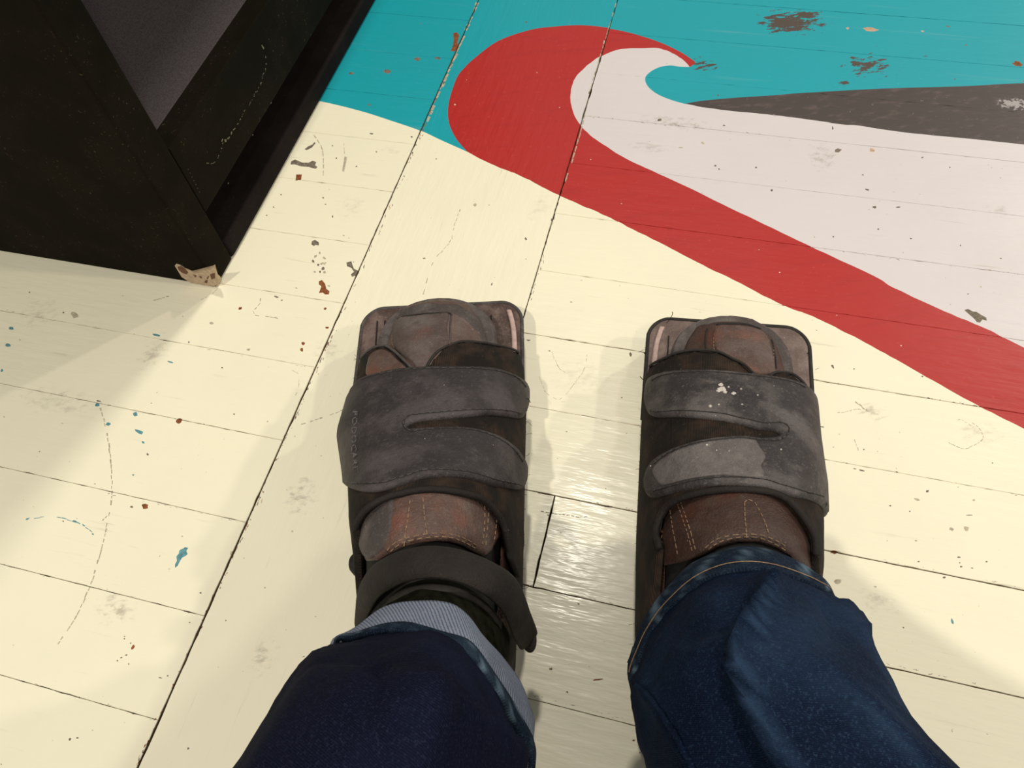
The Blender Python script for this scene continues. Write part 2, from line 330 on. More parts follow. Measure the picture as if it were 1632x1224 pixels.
# ------------------------------------------------------------------ the floor
A0_, A1_ = -1.0, 2.0
slab = mesh_obj('floor', [BD(c, a, z) for z in (-.03, -.0125) for c, a in ((-1.35, -1.02), (1.35, -1.02), (1.35, 2.1), (-1.35, 2.1))],
                [(3, 2, 1, 0), (4, 5, 6, 7), (0, 1, 5, 4), (1, 2, 6, 5), (2, 3, 7, 6), (3, 0, 4, 7)], m_sub)
slab['kind'] = 'structure'; slab['label'] = 'painted board floor with a cream ground and a turquoise, red, white and charcoal wave'
lines = [L_tc, L_rl, L_ro, L_wo, L_no, L_bt, L_bb]
mk_bb = []
for pts, m in marks:
    xs = [toB(Vector((p.x, p.y, 0))) for p in pts]
    mk_bb.append((min(a[0] for a in xs), min(a[1] for a in xs), max(a[0] for a in xs), max(a[1] for a in xs)))
segs = []
for L in lines:
    for a, b in zip(L[:-1], L[1:]):
        A = toB(Vector((a.x, a.y, 0))); B = toB(Vector((b.x, b.y, 0)))
        segs.append((A, B, min(A[0], B[0]), min(A[1], B[1]), max(A[0], B[0]), max(A[1], B[1])))
def plank(c0, a0, c1, a1, along, gap_c=(.0004, .0004), gap_a=(.0004, .0004)):
    """one board: top cut along the painted outlines, chamfered and ragged edges, dropped sides"""
    sd = random.random() * 50; W = .9
    x0, x1, y0, y1 = c0 + gap_c[0], c1 - gap_c[1], a0 + gap_a[0], a1 - gap_a[1]
    fine = x1 > -.8 and x0 < .7 and y1 > -.15 and y0 < .95
    st = .006 if fine else .08
    def edge(p, q):
        n = max(2, int((q - p).length / st)); return [p.lerp(q, k / n) for k in range(n)]
    cs = [Vector((x0, y0)), Vector((x1, y0)), Vector((x1, y1)), Vector((x0, y1))]
    ring = []
    for i in range(4): ring += edge(cs[i], cs[(i + 1) % 4])
    out = []
    for p in ring:
        q = p.copy(); ctr = Vector(((x0 + x1) / 2, (y0 + y1) / 2))
        f = .00045 if fine else 0
        if abs(p.x - x0) < 1e-6: q.x += f * max(0, noise.noise((p.x * 130 + sd, p.y * 130, 0)) * 2)
        if abs(p.x - x1) < 1e-6: q.x -= f * max(0, noise.noise((p.x * 130 + sd, p.y * 130, 5)) * 2)
        if abs(p.y - y0) < 1e-6: q.y += f * .8 * max(0, noise.noise((p.x * 130 + sd, p.y * 130, 0)) * 2)
        if abs(p.y - y1) < 1e-6: q.y -= f * .8 * max(0, noise.noise((p.x * 130 + sd, p.y * 130, 5)) * 2)
        out.append(q)
    n0 = len(out); vs = list(out); es = [(i, (i + 1) % n0) for i in range(n0)]
    idx = {}
    def vid(p):
        k = (round(p[0], 6), round(p[1], 6))
        if k not in idx: idx[k] = len(vs); vs.append(Vector(k))
        return idx[k]
    for A, B, ax, ay, bx, by in segs:
        if bx < c0 or ax > c1 or by < a0 or ay > a1: continue
        es.append((vid(A), vid(B)))
    mk = []
    for (pts, m), bb in zip(marks, mk_bb):
        if bb[2] < c0 or bb[0] > c1 or bb[3] < a0 or bb[1] > a1: continue
        q = [Vector(toB(Vector((p.x, p.y, 0)))) for p in pts]; ids = [vid(p) for p in q]
        es += [(ids[i], ids[(i + 1) % len(ids)]) for i in range(len(ids)) if ids[i] != ids[(i + 1) % len(ids)]]
        mk.append((q, m, bb))
    V, E, F, _, _, _ = delaunay_2d_cdt(vs, es, [], 0, 1e-7)
    faces = []; mi = []
    for f in F:
        if len(f) < 3: continue
        c = sum((V[i] for i in f), Vector((0, 0))) / len(f)
        if not (x0 < c.x < x1 and y0 < c.y < y1) or not inside(c, out): continue
        m = None
        for q, mm, bb in mk:
            if bb[0] <= c.x <= bb[2] and bb[1] <= c.y <= bb[3] and inside(c, q): m = mm
        if m is None:
            w = BD(c.x, c.y); m = region(w.xy)
        faces.append(tuple(f)); mi.append(m)
    used = sorted({i for f in faces for i in f}); rm = {o: n for n, o in enumerate(used)}
    faces = [tuple(rm[i] for i in f) for f in faces]
    z0 = random.uniform(-.00025, .00005); tx = random.uniform(-1, 1) * .0008; ty = random.uniform(-1, 1) * .002
    P2 = [V[i] for i in used]
    verts = [BD(p.x, p.y, z0 + (p.y - (y0 + y1) / 2) * ty) for p in P2]
    # boundary
    cnt = {}
    for f in faces:
        for i in range(len(f)):
            e = (f[i], f[(i + 1) % len(f)]); k = tuple(sorted(e))
            cnt.setdefault(k, []).append(e)
    bnd = [v[0] for v in cnt.values() if len(v) == 1]
    ch = {}; lo = {}
    for a, b in bnd:
        for i in (a, b):
            if i in ch: continue
            p = P2[i]; q = p.copy(); e = .0012
            if p.x - x0 < e: q.x -= .0002
            if x1 - p.x < e: q.x += .0002
            if p.y - y0 < e: q.y -= .0002
            if y1 - p.y < e: q.y += .0002
            ch[i] = len(verts); verts.append(BD(q.x, q.y, z0 - .0006))
            lo[i] = len(verts); verts.append(BD(q.x, q.y, -.012))
    base = region
    matof = {}
    for f, m in zip(faces, mi):
        for i in range(len(f)): matof[(f[i], f[(i + 1) % len(f)])] = m
    for a, b in bnd:
        faces.append((b, a, ch[a], ch[b])); mi.append(matof.get((a, b), 0))
        faces.append((ch[b], ch[a], lo[a], lo[b])); mi.append(11)
    off = random.random() * 9
    uvs = []
    for v in verts:
        c, a = toB(v)
        uvs.append((a + off, c + off * 1.3) if along else (c + off, a + off * 1.3))
    o = mesh_obj('plank', verts, faces, FM, slab, mi, uvs=uvs)
    return o
K = .52
rows = [.016 * K, .147 * K, .2805 * K, .412 * K, .543 * K, .670 * K, .798 * K, .926 * K, 1.051 * K, 1.178 * K]
while rows[0] > -1.0: rows.insert(0, rows[0] - .0672)
while rows[-1] < 2.05: rows.append(rows[-1] + .0665)
CL, CR = -.535 * K, -.2375 * K
plank(CL, rows[0], CR, 1.02, True, (.0008, .0005), (.0003, .0003))
plank(CL, 1.02, CR, rows[-1], True)
for i, (a, b) in enumerate(zip(rows[:-1], rows[1:])):
    gl = (.00045, .0004)
    ga = (.00028, .00028) if a < .42 else (.00014, .00014)
    if abs(a - .2805 * K) < 1e-5:
        plank(CR, a, -.1225 * K, b, False, (.0002, .0005), (.0006, .0006)); plank(-.1225 * K, a, 1.35, b, False, (.0007, .0002), (.0006, .0006))
    elif random.random() < .4 and abs(a) > .7:
        m = random.uniform(.3, 1.0); plank(CR, a, m, b, False, (.0002, .0002), ga); plank(m, a, 1.35, b, False, (.0005, .0002), ga)
    else:
        plank(CR, a, 1.35, b, False, (.0005, .0002), ga)
    if a > .95 and random.random() < .4:
        m = random.uniform(-1.0, -.5); plank(m, a, CL, b, False, (.0002, .0009), ga); plank(-1.35, a, m, b, False, (.0002, .0002), ga)
    else:
        plank(-1.35, a, CL, b, False, (.0002, .0009), ga)

#PART2
# ------------------------------------------------------------------ black cabinet
def black_paint(name, col, specks, rough=0.5):
    t = NT(name); pos = t.pos()
    n1 = t.noise(pos, 420, 3); n2 = t.noise(pos, 25, 3)
    base = t.mix(t.step(n2, .35, .7), col, tuple(c * 1.5 for c in col))
    sp = t.math('MULTIPLY', t.step(n1, .64, .72), t.step(n2, .42, .6))
    base = t.mix(t.math('MULTIPLY', sp, specks), base, (.22, .18, .10))
    t.put(t.b.inputs['Base Color'], base); t.b.inputs['Roughness'].default_value = .75
    t.b.inputs['Specular IOR Level'].default_value = .05
    t.bump(t.noise(pos, 700, 3), .25, .0005); return t.m
m_cab = black_paint('black_cabinet_paint', (.0075, .0060, .0035), .30)
m_cabin = black_paint('brown_black_board_paint', (.010, .0075, .007), .1)
m_shelf = plain('grey_felt_shelf_covering', (.075, .064, .068), .95, .3, 900, .6, .1)
m_scr = plain('pale_scratch', (.20, .19, .12), .7, .3)
m_rawwood = plain('bare_worn_wood', (.50, .38, .26), .7, .2)
m_rawspot = plain('brown_wood_spots', (.14, .06, .03), .7, .2)
CF, CN = -.3973, .3440
cab = empty('cabinet', 'black painted open-fronted wooden cabinet standing on the floor boards, pale chip at its foot', 'cabinet')
cab.location = BD(CF, CN); cab.rotation_euler = (0, 0, -YA); cab.location.z = 0
CABM = Matrix.Translation(BD(CF, CN)) @ Matrix.Rotation(-YA, 4, 'Z')
def cbox(name, c0, c1, a0, a1, z0, z1, mat, bev=.0015, seg=2, **kw):
    """board in cabinet coordinates: c across (0 = front plane, negative inwards), a along"""
    bm = bmesh.new(); bmesh.ops.create_cube(bm, size=1)
    for v in bm.verts: v.co = Vector(((c0 + c1) / 2 + v.co.x * (c1 - c0), (a0 + a1) / 2 + v.co.y * (a1 - a0), (z0 + z1) / 2 + v.co.z * (z1 - z0)))
    bmesh.ops.bevel(bm, geom=bm.edges[:], offset=bev, segments=seg, profile=.6, affect='EDGES')
    return bm_obj(name, bm, mat, cab)
DEP, LEN, HT, TK = -.42, .80, .74, .0335
cbox('side_panel', DEP, 0, 0, TK, 0, HT, m_cab, .003, 3)
cbox('side_panel', DEP, 0, LEN - TK, LEN, 0, HT, m_cab, .003, 3)
cbox('bottom_board', DEP + .012, .0005, TK, LEN - TK, 0.0, .020, m_cabin, .004, 3)
cbox('fascia', -.022, -.0005, TK, LEN - TK, .0585, .1265, m_cab, .0012, 2)
cbox('shelf', DEP + .012, -.0222, TK, LEN - TK, .108, .1262, m_shelf, .001, 1)
cbox('back_panel', DEP, DEP + .0118, TK, LEN - TK, 0, HT - .02, m_cabin, .001, 1)
cbox('top_board', DEP, .004, -.004, LEN + .004, HT, HT + .024, m_cab, .004, 3)
def onplane(x, y, n, c0):
    d = (x - 816) / FPX * RIGHT - (y - 612) / FPX * UP - BACK
    t = (c0 - CAM.dot(n)) / d.dot(n); return CAM + d * t
def plate(name, pts3, nrm, th, mat, parent, frame=Matrix()):
    """flat outline given thickness th along nrm"""
    n = len(pts3); inv = frame.inverted()
    v = [inv @ (p + nrm * th) for p in pts3] + [inv @ (p - nrm * .0006) for p in pts3]
    bm = bmesh.new(); vs = [bm.verts.new(q) for q in v]
    top = bm.faces.new(vs[:n]); 
    for i in range(n): bm.faces.new((vs[i], vs[n + i], vs[n + (i + 1) % n], vs[(i + 1) % n]))
    bmesh.ops.triangulate(bm, faces=[top])
    return bm_obj(name, bm, mat, parent)
def zc(p): p = p.copy(); p.z = max(p.z, .0008); return p
chip = [(279, 423), (281, 420.5), (286, 421.5), (295, 427), (305, 431.5), (320, 434.5), (330, 433), (337, 429), (342, 422), (346, 436), (349, 452), (340, 456.5), (325, 456), (305, 451), (290, 441)]
ch = plate('worn_corner', [zc(onplane(x, y, D1, CN - .0002)) for x, y in chip], -D1, .0005, m_rawwood, cab, CABM)
ch['label'] = 'pale chipped corner of bare wood'
plate('worn_corner', [zc(onplane(x, y, D2, CF + .0003)) for x, y in [(345, 436), (350, 440), (354, 447), (358, 452), (352, 462), (346, 458)]], D2, .0005, m_rawwood, cab, CABM)
for pts in ([(283, 425), (288, 424), (296, 429), (300, 434), (297, 437), (290, 434), (285, 430)], [(335, 437), (342, 435), (343, 443), (337, 445)], [(345 - 14, 441), (333, 440), (332, 444), (329, 444)], [(318, 440), (322, 441), (320, 444)], [(327, 447), (331, 446), (330, 451), (326, 450)], [(308, 438), (313, 439), (312, 442)]):
    plate('wood_spot', [zc(onplane(x, y, D1, CN - .0007)) for x, y in pts], -D1, .0003, m_rawspot, ch, CABM)
scr = [(418, 72, 3), (424, 88, 1.5), (424, 108, 1.2), (421, 116, 1.4), (418, 124, 1.6), (416, 133, 1.4), (411, 142, 1.4), (405, 152, 1.1), (401, 160, 1.1), (395, 170, 1.3), (390, 177, 1.4), (385, 186, 1.5), (379, 197, 1.8), (373, 206, 2), (366, 217, 2.2), (360, 225, 2), (357, 213, 2.4), (353, 236, 1.5), (350, 247, 1.5), (345, 256, 1.5), (338, 261, 1.6), (330, 260, 1.4), (432, 164, 1.6), (364, 292, 1.4), (403, 215, 1.4)]
svs = []; sfs = []
def sdash(x, y, r, a):
    b = len(svs)
    for k in range(5):
        q = 2 * pi * k / 5
        dx, dy = cos(q) * r * 1.8, sin(q) * r * .6
        svs.append(CABM.inverted() @ onplane(x + dx * cos(a) - dy * sin(a), y + dx * sin(a) + dy * cos(a), D2, CF + .0001))
    sfs.append(tuple(range(b, b + 5)))
for (xa, ya, ra), (xb, yb, rb) in zip(scr[:21], scr[1:22]):
    for q in range(3):
        t_ = random.random(); sdash(xa + (xb - xa) * t_ + random.uniform(-1, 1), ya + (yb - ya) * t_, ra * random.uniform(.25, .75), math.atan2(yb - ya, xb - xa) + random.uniform(-.3, .3))
for x, y, r in scr[21:]: sdash(x, y, r * .6, -1.1)
for k in range(7): sdash(300 + k * 3, 270 + k * 6, .5, 1.1)
s_ = mesh_obj('scratches', svs, sfs, m_scr, cab); s_['kind'] = 'stuff'

# ------------------------------------------------------------------ leather, textile and denim materials
def leather(name, col, dust, dusty=.5, scale=28, rough=.62, red=None):
    t = NT(name); pos = t.pos()
    n1 = t.noise(pos, scale, 4, .6); n2 = t.noise(pos, 95, 4, .65); n3 = t.noise(pos, 900, 2)
    base = t.mix(t.math('MULTIPLY', t.step(n1, .42, .68), dusty), col, dust)
    base = t.mix(t.math('MULTIPLY', t.step(n2, .5, .75), dusty * .7), base, dust)
    base = t.mix(t.math('MULTIPLY', t.step(t.noise(pos, 60, 3), .55, .8), .45), base, tuple(c * .45 for c in col))
    if red: base = t.mix(t.math('MULTIPLY', t.step(t.noise(t.map(pos, loc=(3, 1, 2)), 42, 3), .48, .7), .75), base, red)
    crk = t.math('MULTIPLY', t.step(t.noise(t.map(pos, scale=(1, 1.8, 1)), 420, 4, .75), .54, .66), .38)
    base = t.mix(crk, base, tuple(c * .5 for c in col))
    hi = t.math('MULTIPLY', t.step(t.noise(t.map(pos, loc=(7, 2, 1)), 520, 3, .75), .56, .70), .42 * dusty + .1)
    base = t.mix(hi, base, tuple(min(1, c * 1.35) for c in dust))
    sp = t.step(t.noise(pos, 330, 1), .80, .83)
    base = t.mix(t.math('MULTIPLY', sp, .7), base, (.55, .52, .48))
    t.put(t.b.inputs['Base Color'], base)
    t.put(t.b.inputs['Roughness'], t.math('ADD', t.math('MULTIPLY', n2, .3), rough - .15)); t.b.inputs['Specular IOR Level'].default_value = .3
    t.bump(t.math('ADD', n3, t.math('MULTIPLY', n2, 2.4)), .6, .0008); return t.m
m_strap = leather('dusty_grey_black_leather', (.030, .0245, .026), (.098, .083, .087), .6, 30, .62)
m_strap2 = leather('dusty_grey_strap_leather', (.032, .027, .028), (.150, .130, .128), .68, 30, .62)
m_heelstrap = leather('plain_black_leather', (.0125, .0095, .0085), (.027, .021, .018), .5, 30, .8)
m_boot = leather('worn_brown_leather', (.085, .050, .041), (.155, .125, .112), .6, 26, .5, red=(.16, .066, .046))
m_bootR = leather('dark_red_brown_leather', (.052, .028, .022), (.10, .075, .064), .45, 24, .45, red=(.085, .030, .018))
m_welt = leather('grey_rubber_welt', (.062, .050, .048), (.15, .130, .125), .7, 40, .7)
m_insole = leather('worn_brown_insole', (.060, .038, .032), (.19, .135, .120), .8, 45, .7)
m_insoleR = leather('pinkish_grey_insole', (.125, .088, .078), (.25, .19, .175), .7, 38, .7)
m_palestrip = plain('pale_pink_insole_strip', (.46, .33, .30), .7, .2, 200)
m_sole = plain('black_rubber_sole', (.020, .016, .014), .75, .4, 200, .5)
m_seam = plain('dark_seam_groove', (.012, .010, .009), .8, .2)
m_edge = leather('grey_scuffed_edge', (.055, .046, .045), (.13, .12, .115), .7, 60, .7)
m_thread = plain('tan_stitching_thread', (.30, .19, .11), .7, .35, 800)
m_fray = plain('black_frayed_thread', (.016, .013, .012), .9, .3)
m_logo = plain('faded_grey_print', (.125, .113, .113), .7, .3, 500)
m_spot = plain('pale_paint_drips', (.55, .50, .46), .6, .15, 500)
def textile():
    t = NT('ribbed_black_brown_fabric'); uv = t.uv(); pos = t.pos()
    w = t.new('ShaderNodeTexWave'); w.bands_direction = 'X'; t.l.new(uv, w.inputs[0]); w.inputs['Scale'].default_value = 300; w.inputs['Distortion'].default_value = 1.0
    n = t.noise(pos, 55, 4)
    base = t.mix(t.math('MULTIPLY', t.step(n, .4, .7), .75), (.012, .0095, .008), (.050, .030, .020))
    sp = t.math('MULTIPLY', t.step(t.noise(pos, 650, 2), .66, .74), t.step(t.noise(pos, 40, 2), .5, .6))
    base = t.mix(t.math('MULTIPLY', sp, .7), base, (.17, .15, .12))
    t.put(t.b.inputs['Base Color'], base); t.b.inputs['Roughness'].default_value = .9; t.b.inputs['Specular IOR Level'].default_value = .2
    t.bump(t.math('ADD', w.outputs[1], n), .6, .0007); return t.m
m_text = textile()
def denim(name, dark, light, wornamt=.5, twill=True, fuzz=(.10, .14, .24)):
    t = NT(name); uv = t.uv(); pos = t.pos()
    at = t.new('ShaderNodeAttribute'); at.attribute_name = 'wear_light'  # hem wear, and painted highlights on the right leg's folds
    wear_light = at.outputs['Fac']
    w = t.new('ShaderNodeTexWave'); t.l.new(t.map(uv, rot=(0, 0, radians(62 if twill else 4))), w.inputs[0]); w.inputs['Scale'].default_value = 150 if not twill else 420
    w.bands_direction = 'X'; w.inputs['Distortion'].default_value = .8
    n = t.noise(pos, 17, 3); f = t.noise(pos, 1100, 2, .7); f2 = t.noise(pos, 330, 3, .7)
    wr = t.math('MULTIPLY', t.step(n, .45, .72), wornamt)
    wr = t.math('ADD', wr, wear_light, clamp=True)
    base = t.mix(wr, dark, light)
    tw = w.outputs[1]
    base = t.mix(t.math('MULTIPLY', t.step(tw, .45, .9), .12 if twill else .70), base, fuzz if twill else (.030, .042, .080))
    base = t.mix(t.math('MULTIPLY', t.step(f, .50, .72), .50), base, fuzz)
    base = t.mix(t.math('MULTIPLY', t.step(f2, .5, .75), .35), base, tuple(c * .5 for c in dark))
    t.put(t.b.inputs['Base Color'], base); t.b.inputs['Roughness'].default_value = .9; t.b.inputs['Specular IOR Level'].default_value = .04
    t.bump(t.math('ADD', t.math('MULTIPLY', tw, .8), f), .35, .0005); return t.m
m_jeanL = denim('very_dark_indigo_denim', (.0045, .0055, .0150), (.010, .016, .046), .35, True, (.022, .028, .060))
m_jeanR = denim('mid_indigo_denim', (.0045, .0085, .024), (.034, .066, .128), .30, True, (.030, .060, .115))
m_cuffin = denim('pale_inside_out_denim', (.22, .25, .33), (.30, .33, .40), .3, False, (.34, .36, .41))
m_hem = denim('faded_hem_denim', (.008, .013, .028), (.11, .165, .22), .15, True, (.05, .09, .13))
m_sock = plain('dark_green_black_wool', (.009, .009, .005), .98, .6, 180, .9, .05)
m_dark = plain('black_boot_lining', (.012, .010, .009), .9, .3)

# ------------------------------------------------------------------ the person: jeans, boots and strapped over-sandals
person = empty('person', 'person in blue jeans and brown boots inside strapped black sandals, seen from the knees down', 'person')
person.location = (0.02, 0.15, 0)
PINV = Matrix.Translation(person.location).inverted()

def lerp_tab(tab, x):
    if x <= tab[0][0]: return tab[0][1]
    for (a, va), (b, vb) in zip(tab[:-1], tab[1:]):
        if x <= b:
            t = (x - a) / (b - a); t = t * t * (3 - 2 * t) if False else t
            return va + (vb - va) * t
    return tab[-1][1]
class Surf:
    """arched surface over a shoe: u 0..1 from the left foot of the arch over the top to the right, k metres behind the toe end"""
    def __init__(s, T, ang, zb, wl, wr, ht, ex=(.8, .7), cen=((0, 0), (1, 0)), k0=0.0, k1=.33):
        s.T = T; s.ax = Vector((sin(ang), cos(ang), 0)); s.la = Vector((cos(ang), -sin(ang), 0)); s.zb = zb; s.wl = wl; s.wr = wr; s.ht = ht; s.ex = ex; s.cen = cen
        s.k0 = k0; s.k1 = k1; s.NU, s.NK = 72, 110
        V = []; F = []
        for j in range(s.NK + 1):
            for i in range(s.NU + 1): V.append(s.raw(i / s.NU, k0 + (k1 - k0) * j / s.NK))
        for j in range(s.NK):
            for i in range(s.NU):
                a = j * (s.NU + 1) + i; F.append((a, a + 1, a + s.NU + 2, a + s.NU + 1))
        s.V = V; s.bvh = BVHTree.FromPolygons(V, F)
    def raw(s, u, k):
        ph = pi * (1 - min(max(u, 0), 1)); c, sn = cos(ph), abs(sin(ph))
        w = lerp_tab(s.wl if c < 0 else s.wr, k)
        x = math.copysign(abs(c) ** s.ex[0], c) * w + lerp_tab(s.cen, k)
        z = s.zb + lerp_tab(s.ht, k) * sn ** s.ex[1]
        return s.T - s.ax * k + s.la * x + Vector((0, 0, z))
    def nrm(s, u, k):
        e = .012; ek = .004
        a = s.raw(min(u + e, 1), k) - s.raw(max(u - e, 0), k); b = s.raw(u, k + ek) - s.raw(u, k - ek)
        n = b.cross(a)
        n = -n if n.dot(s.raw(u, k) - (s.T - s.ax * k + s.la * lerp_tab(s.cen, k) + Vector((0, 0, s.zb * .5)))) < 0 else n
        return n.normalized()
    def at(s, u, k, off=0): return s.raw(u, k) + s.nrm(u, k) * off
    def cast(s, x, y):
        d = ((x - 816) / FPX * RIGHT - (y - 612) / FPX * UP - BACK).normalized()
        loc, n, fi, dist = s.bvh.ray_cast(CAM, d)
        if loc is None:
            best = min(range(len(s.V)), key=lambda i: (lambda q: (q - d * q.dot(d)).length)(s.V[i] - CAM))
            j, i = divmod(best, s.NU + 1); return (i / s.NU, s.k0 + (s.k1 - s.k0) * j / s.NK)
        j, i = divmod(fi, s.NU); p = loc
        a = s.V[j * (s.NU + 1) + i]; b = s.V[j * (s.NU + 1) + i + 1]; c = s.V[(j + 1) * (s.NU + 1) + i]
        fu = min(1, max(0, (p - a).dot(b - a) / max((b - a).length_squared, 1e-12))); fk = min(1, max(0, (p - a).dot(c - a) / max((c - a).length_squared, 1e-12)))
        return ((i + fu) / s.NU, s.k0 + (s.k1 - s.k0) * (j + fk) / s.NK)
    def path(s, pts): return [p[1:] if p[0] == 'uk' else s.cast(*p) for p in pts]
US = .19
def drape(name, sf, outline, off, th, mat, parent, smth=True, step=.0035, rnd=.0014, edge=None):
    """sheet of thickness th whose outline (photographed pixels or uk pairs) is laid on an arched surface, rim rounded"""
    uk = [Vector((u * US, k)) for u, k in sf.path(outline)]
    if smth:
        q = smooth([uk[-1]] + uk + [uk[0], uk[1]], 4)[4:-4]
        uk = q[:-1] if (q[0] - q[-1]).length < 1e-6 else q
    # even spacing
    r = [uk[0]]
    for p in uk[1:]:
        if (p - r[-1]).length > step * .45: r.append(p)
    if (r[0] - r[-1]).length < step * .3: r.pop()
    uk = r; n = len(uk)
    vs = list(uk); es = [(i, (i + 1) % n) for i in range(n)]
    x0 = min(p.x for p in uk); x1 = max(p.x for p in uk); y0 = min(p.y for p in uk); y1 = max(p.y for p in uk)
    def dist(p):
        m = 9
        for i in range(n):
            a = uk[i]; b = uk[(i + 1) % n]; ab = b - a; t = max(0, min(1, (p - a).dot(ab) / max(ab.length_squared, 1e-12)))
            m = min(m, (a + ab * t - p).length)
        return m
    j = 0; y = y0 + step / 2
    while y < y1:
        x = x0 + (step / 2 if j % 2 else 0)
        while x < x1:
            p = Vector((x, y))
            if inside(p, uk) and dist(p) > step * .45: vs.append(p)
            x += step
        y += step * .87; j += 1
    # ring just inside the rim for the rounding
    for i in range(n):
        a = uk[i - 1]; b = uk[(i + 1) % n]; d = (b - a).normalized(); 
        for sg in (1, -1):
            q = uk[i] + Vector((-d.y, d.x)) * rnd * sg
            if inside(q, uk) and dist(q) > rnd * .7: vs.append(q); break
    V, E, F, _, _, _ = delaunay_2d_cdt(vs, es, [], 0, 1e-7)
    F = [f for f in F if inside(sum((V[i] for i in f), Vector((0, 0))) / len(f), uk)]
    used = sorted({i for f in F for i in f}); rm = {o: m for m, o in enumerate(used)}
    F = [tuple(rm[i] for i in f) for f in F]; P2 = [V[i] for i in used]
    top = []; bot = []
    for p in P2:
        d = dist(p); t = 1 if d > rnd * .6 else .45
        u = min(max(p.x / US, 0), 1)
        nn = sf.nrm(u, p.y); b = sf.raw(u, p.y)
        top.append(PINV @ (b + nn * (off + th * t))); bot.append(PINV @ (b + nn * (off - .0006)))
    N = len(P2); cnt = {}
    for f in F:
        for i in range(len(f)):
            k = (f[i], f[(i + 1) % len(f)]); cnt.setdefault(tuple(sorted(k)), []).append(k)
    faces = list(F)
    for v in cnt.values():
        if len(v) == 1: a, b = v[0]; faces.append((b, a, a + N, b + N))
    o = mesh_obj(name, top + bot, faces, mat, parent, smooth=True, uvs=[(p.x, p.y) for p in P2] * 2)
    bm = bmesh.new(); bm.from_mesh(o.data); bmesh.ops.recalc_face_normals(bm, faces=bm.faces[:]); bm.to_mesh(o.data); bm.free()
    return o
def tube_path(pts, r, n=8, closed=False, rfun=None):
    """vertices and faces of a tube along 3-D points"""
    V = []; F = []; m = len(pts); pn = None
    for i, p in enumerate(pts):
        a = pts[i - 1] if (i or closed) else p; b = pts[(i + 1) % m] if (i < m - 1 or closed) else p
        t = (b - a).normalized(); ref = pn if pn is not None else (Vector((0, 0, 1)) if abs(t.z) < .8 else Vector((1, 0, 0)))
        x = (ref - t * ref.dot(t)).normalized(); y = t.cross(x); pn = x
        rr = r if rfun is None else r * rfun(i / max(1, m - 1))
        for k in range(n): V.append(p + (x * cos(2 * pi * k / n) + y * sin(2 * pi * k / n)) * rr)
    for i in range(m if closed else m - 1):
        for k in range(n):
            a = i * n + k; b = i * n + (k + 1) % n; c = ((i + 1) % m) * n + (k + 1) % n; d = ((i + 1) % m) * n + k
            F.append((a, b, c, d))
    if not closed: F.append(tuple(range(n))[::-1]); F.append(tuple(range((m - 1) * n, m * n)))
    return V, F
def tube(name, pts, r, mat, parent, n=8, closed=False, rfun=None):
    V, F = tube_path(pts, r, n, closed, rfun)
    return mesh_obj(name, [PINV @ v for v in V], F, mat, parent, smooth=True)
def sm3(pts, n=5): return smooth(pts, n)
def draped_tube(name, sf, pts, off, r, mat, parent, n=6, seg=4):
    uk = smooth([Vector(p) for p in sf.path(pts)], seg)
    return tube(name, [sf.at(p.x, p.y, off) for p in uk], r, mat, parent, n)
def stitches(name, sf, runs, off, mat, parent, ln=.0020, gap=.0012, r=.00024):
    V = []; F = []
    for pts in runs:
        uk = smooth([Vector(p) for p in sf.path(pts)], 12); P3 = [sf.at(p.x, p.y, off) for p in uk]
        acc = 0; on = True; cur = [P3[0]]
        for a, b in zip(P3[:-1], P3[1:]):
            acc += (b - a).length; cur.append(b)
            if acc > (ln if on else gap):
                if on and len(cur) > 1:
                    v, f = tube_path([cur[0], cur[-1]], r, 5); o = len(V); V += v; F += [tuple(i + o for i in q) for q in f]
                cur = [b]; acc = 0; on = not on
    o = mesh_obj(name, [PINV @ v for v in V], F, mat, parent); o['kind'] = 'stuff'; return o
def flat_strip(name, A, B, th, mat, parent, bulge=.0015, n=6, uvs=True):
    """band between two 3-D edges, thickened"""
    A = smooth(A, 5); B = smooth(B, 5); m = min(len(A), len(B)); A = A[:m]; B = B[:m]
    cen = sum(A + B, Vector()) / (2 * m); W = 7
    V = []; N = []; F = []
    for i in range(m):
        for j in range(W):
            t = j / (W - 1); V.append(A[i].lerp(B[i], t))
    nr = []
    for i in range(m):
        for j in range(W):
            a = V[min(i + 1, m - 1) * W + j] - V[max(i - 1, 0) * W + j]; b = V[i * W + min(j + 1, W - 1)] - V[i * W + max(j - 1, 0)]
            nn = a.cross(b).normalized()
            if nn.dot(V[i * W + j] - (cen - Vector((0, 0, .05)))) < 0: nn = -nn
            nr.append(nn)
    top = [v + nn * (th * (.45 if (j % W in (0, W - 1)) else 1) + bulge * sin(pi * (j % W) / (W - 1))) for j, (v, nn) in enumerate(zip(V, nr))]
    bot = [v + nn * 0 for v, nn in zip(V, nr)]
    K2 = len(V)
    for i in range(m - 1):
        for j in range(W - 1):
            a = i * W + j; F.append((a, a + 1, a + W + 1, a + W)); F.append((a + K2, a + W + K2, a + W + 1 + K2, a + 1 + K2))
        F.append((i * W, (i + 1) * W, (i + 1) * W + K2, i * W + K2)); F.append((i * W + W - 1, i * W + W - 1 + K2, (i + 1) * W + W - 1 + K2, (i + 1) * W + W - 1))
    for j in range(W - 1):
        F.append((j, j + K2, j + 1 + K2, j + 1)); e = (m - 1) * W; F.append((e + j, e + j + 1, e + j + 1 + K2, e + j + K2))
    o = mesh_obj(name, [PINV @ v for v in top + bot], F, mat, parent, smooth=True, uvs=[(v.x, v.y) for v in top + bot])
    bm = bmesh.new(); bm.from_mesh(o.data); bmesh.ops.recalc_face_normals(bm, faces=bm.faces[:]); bm.to_mesh(o.data); bm.free()
    return o
def PX(l): return [P(*p) for p in l]

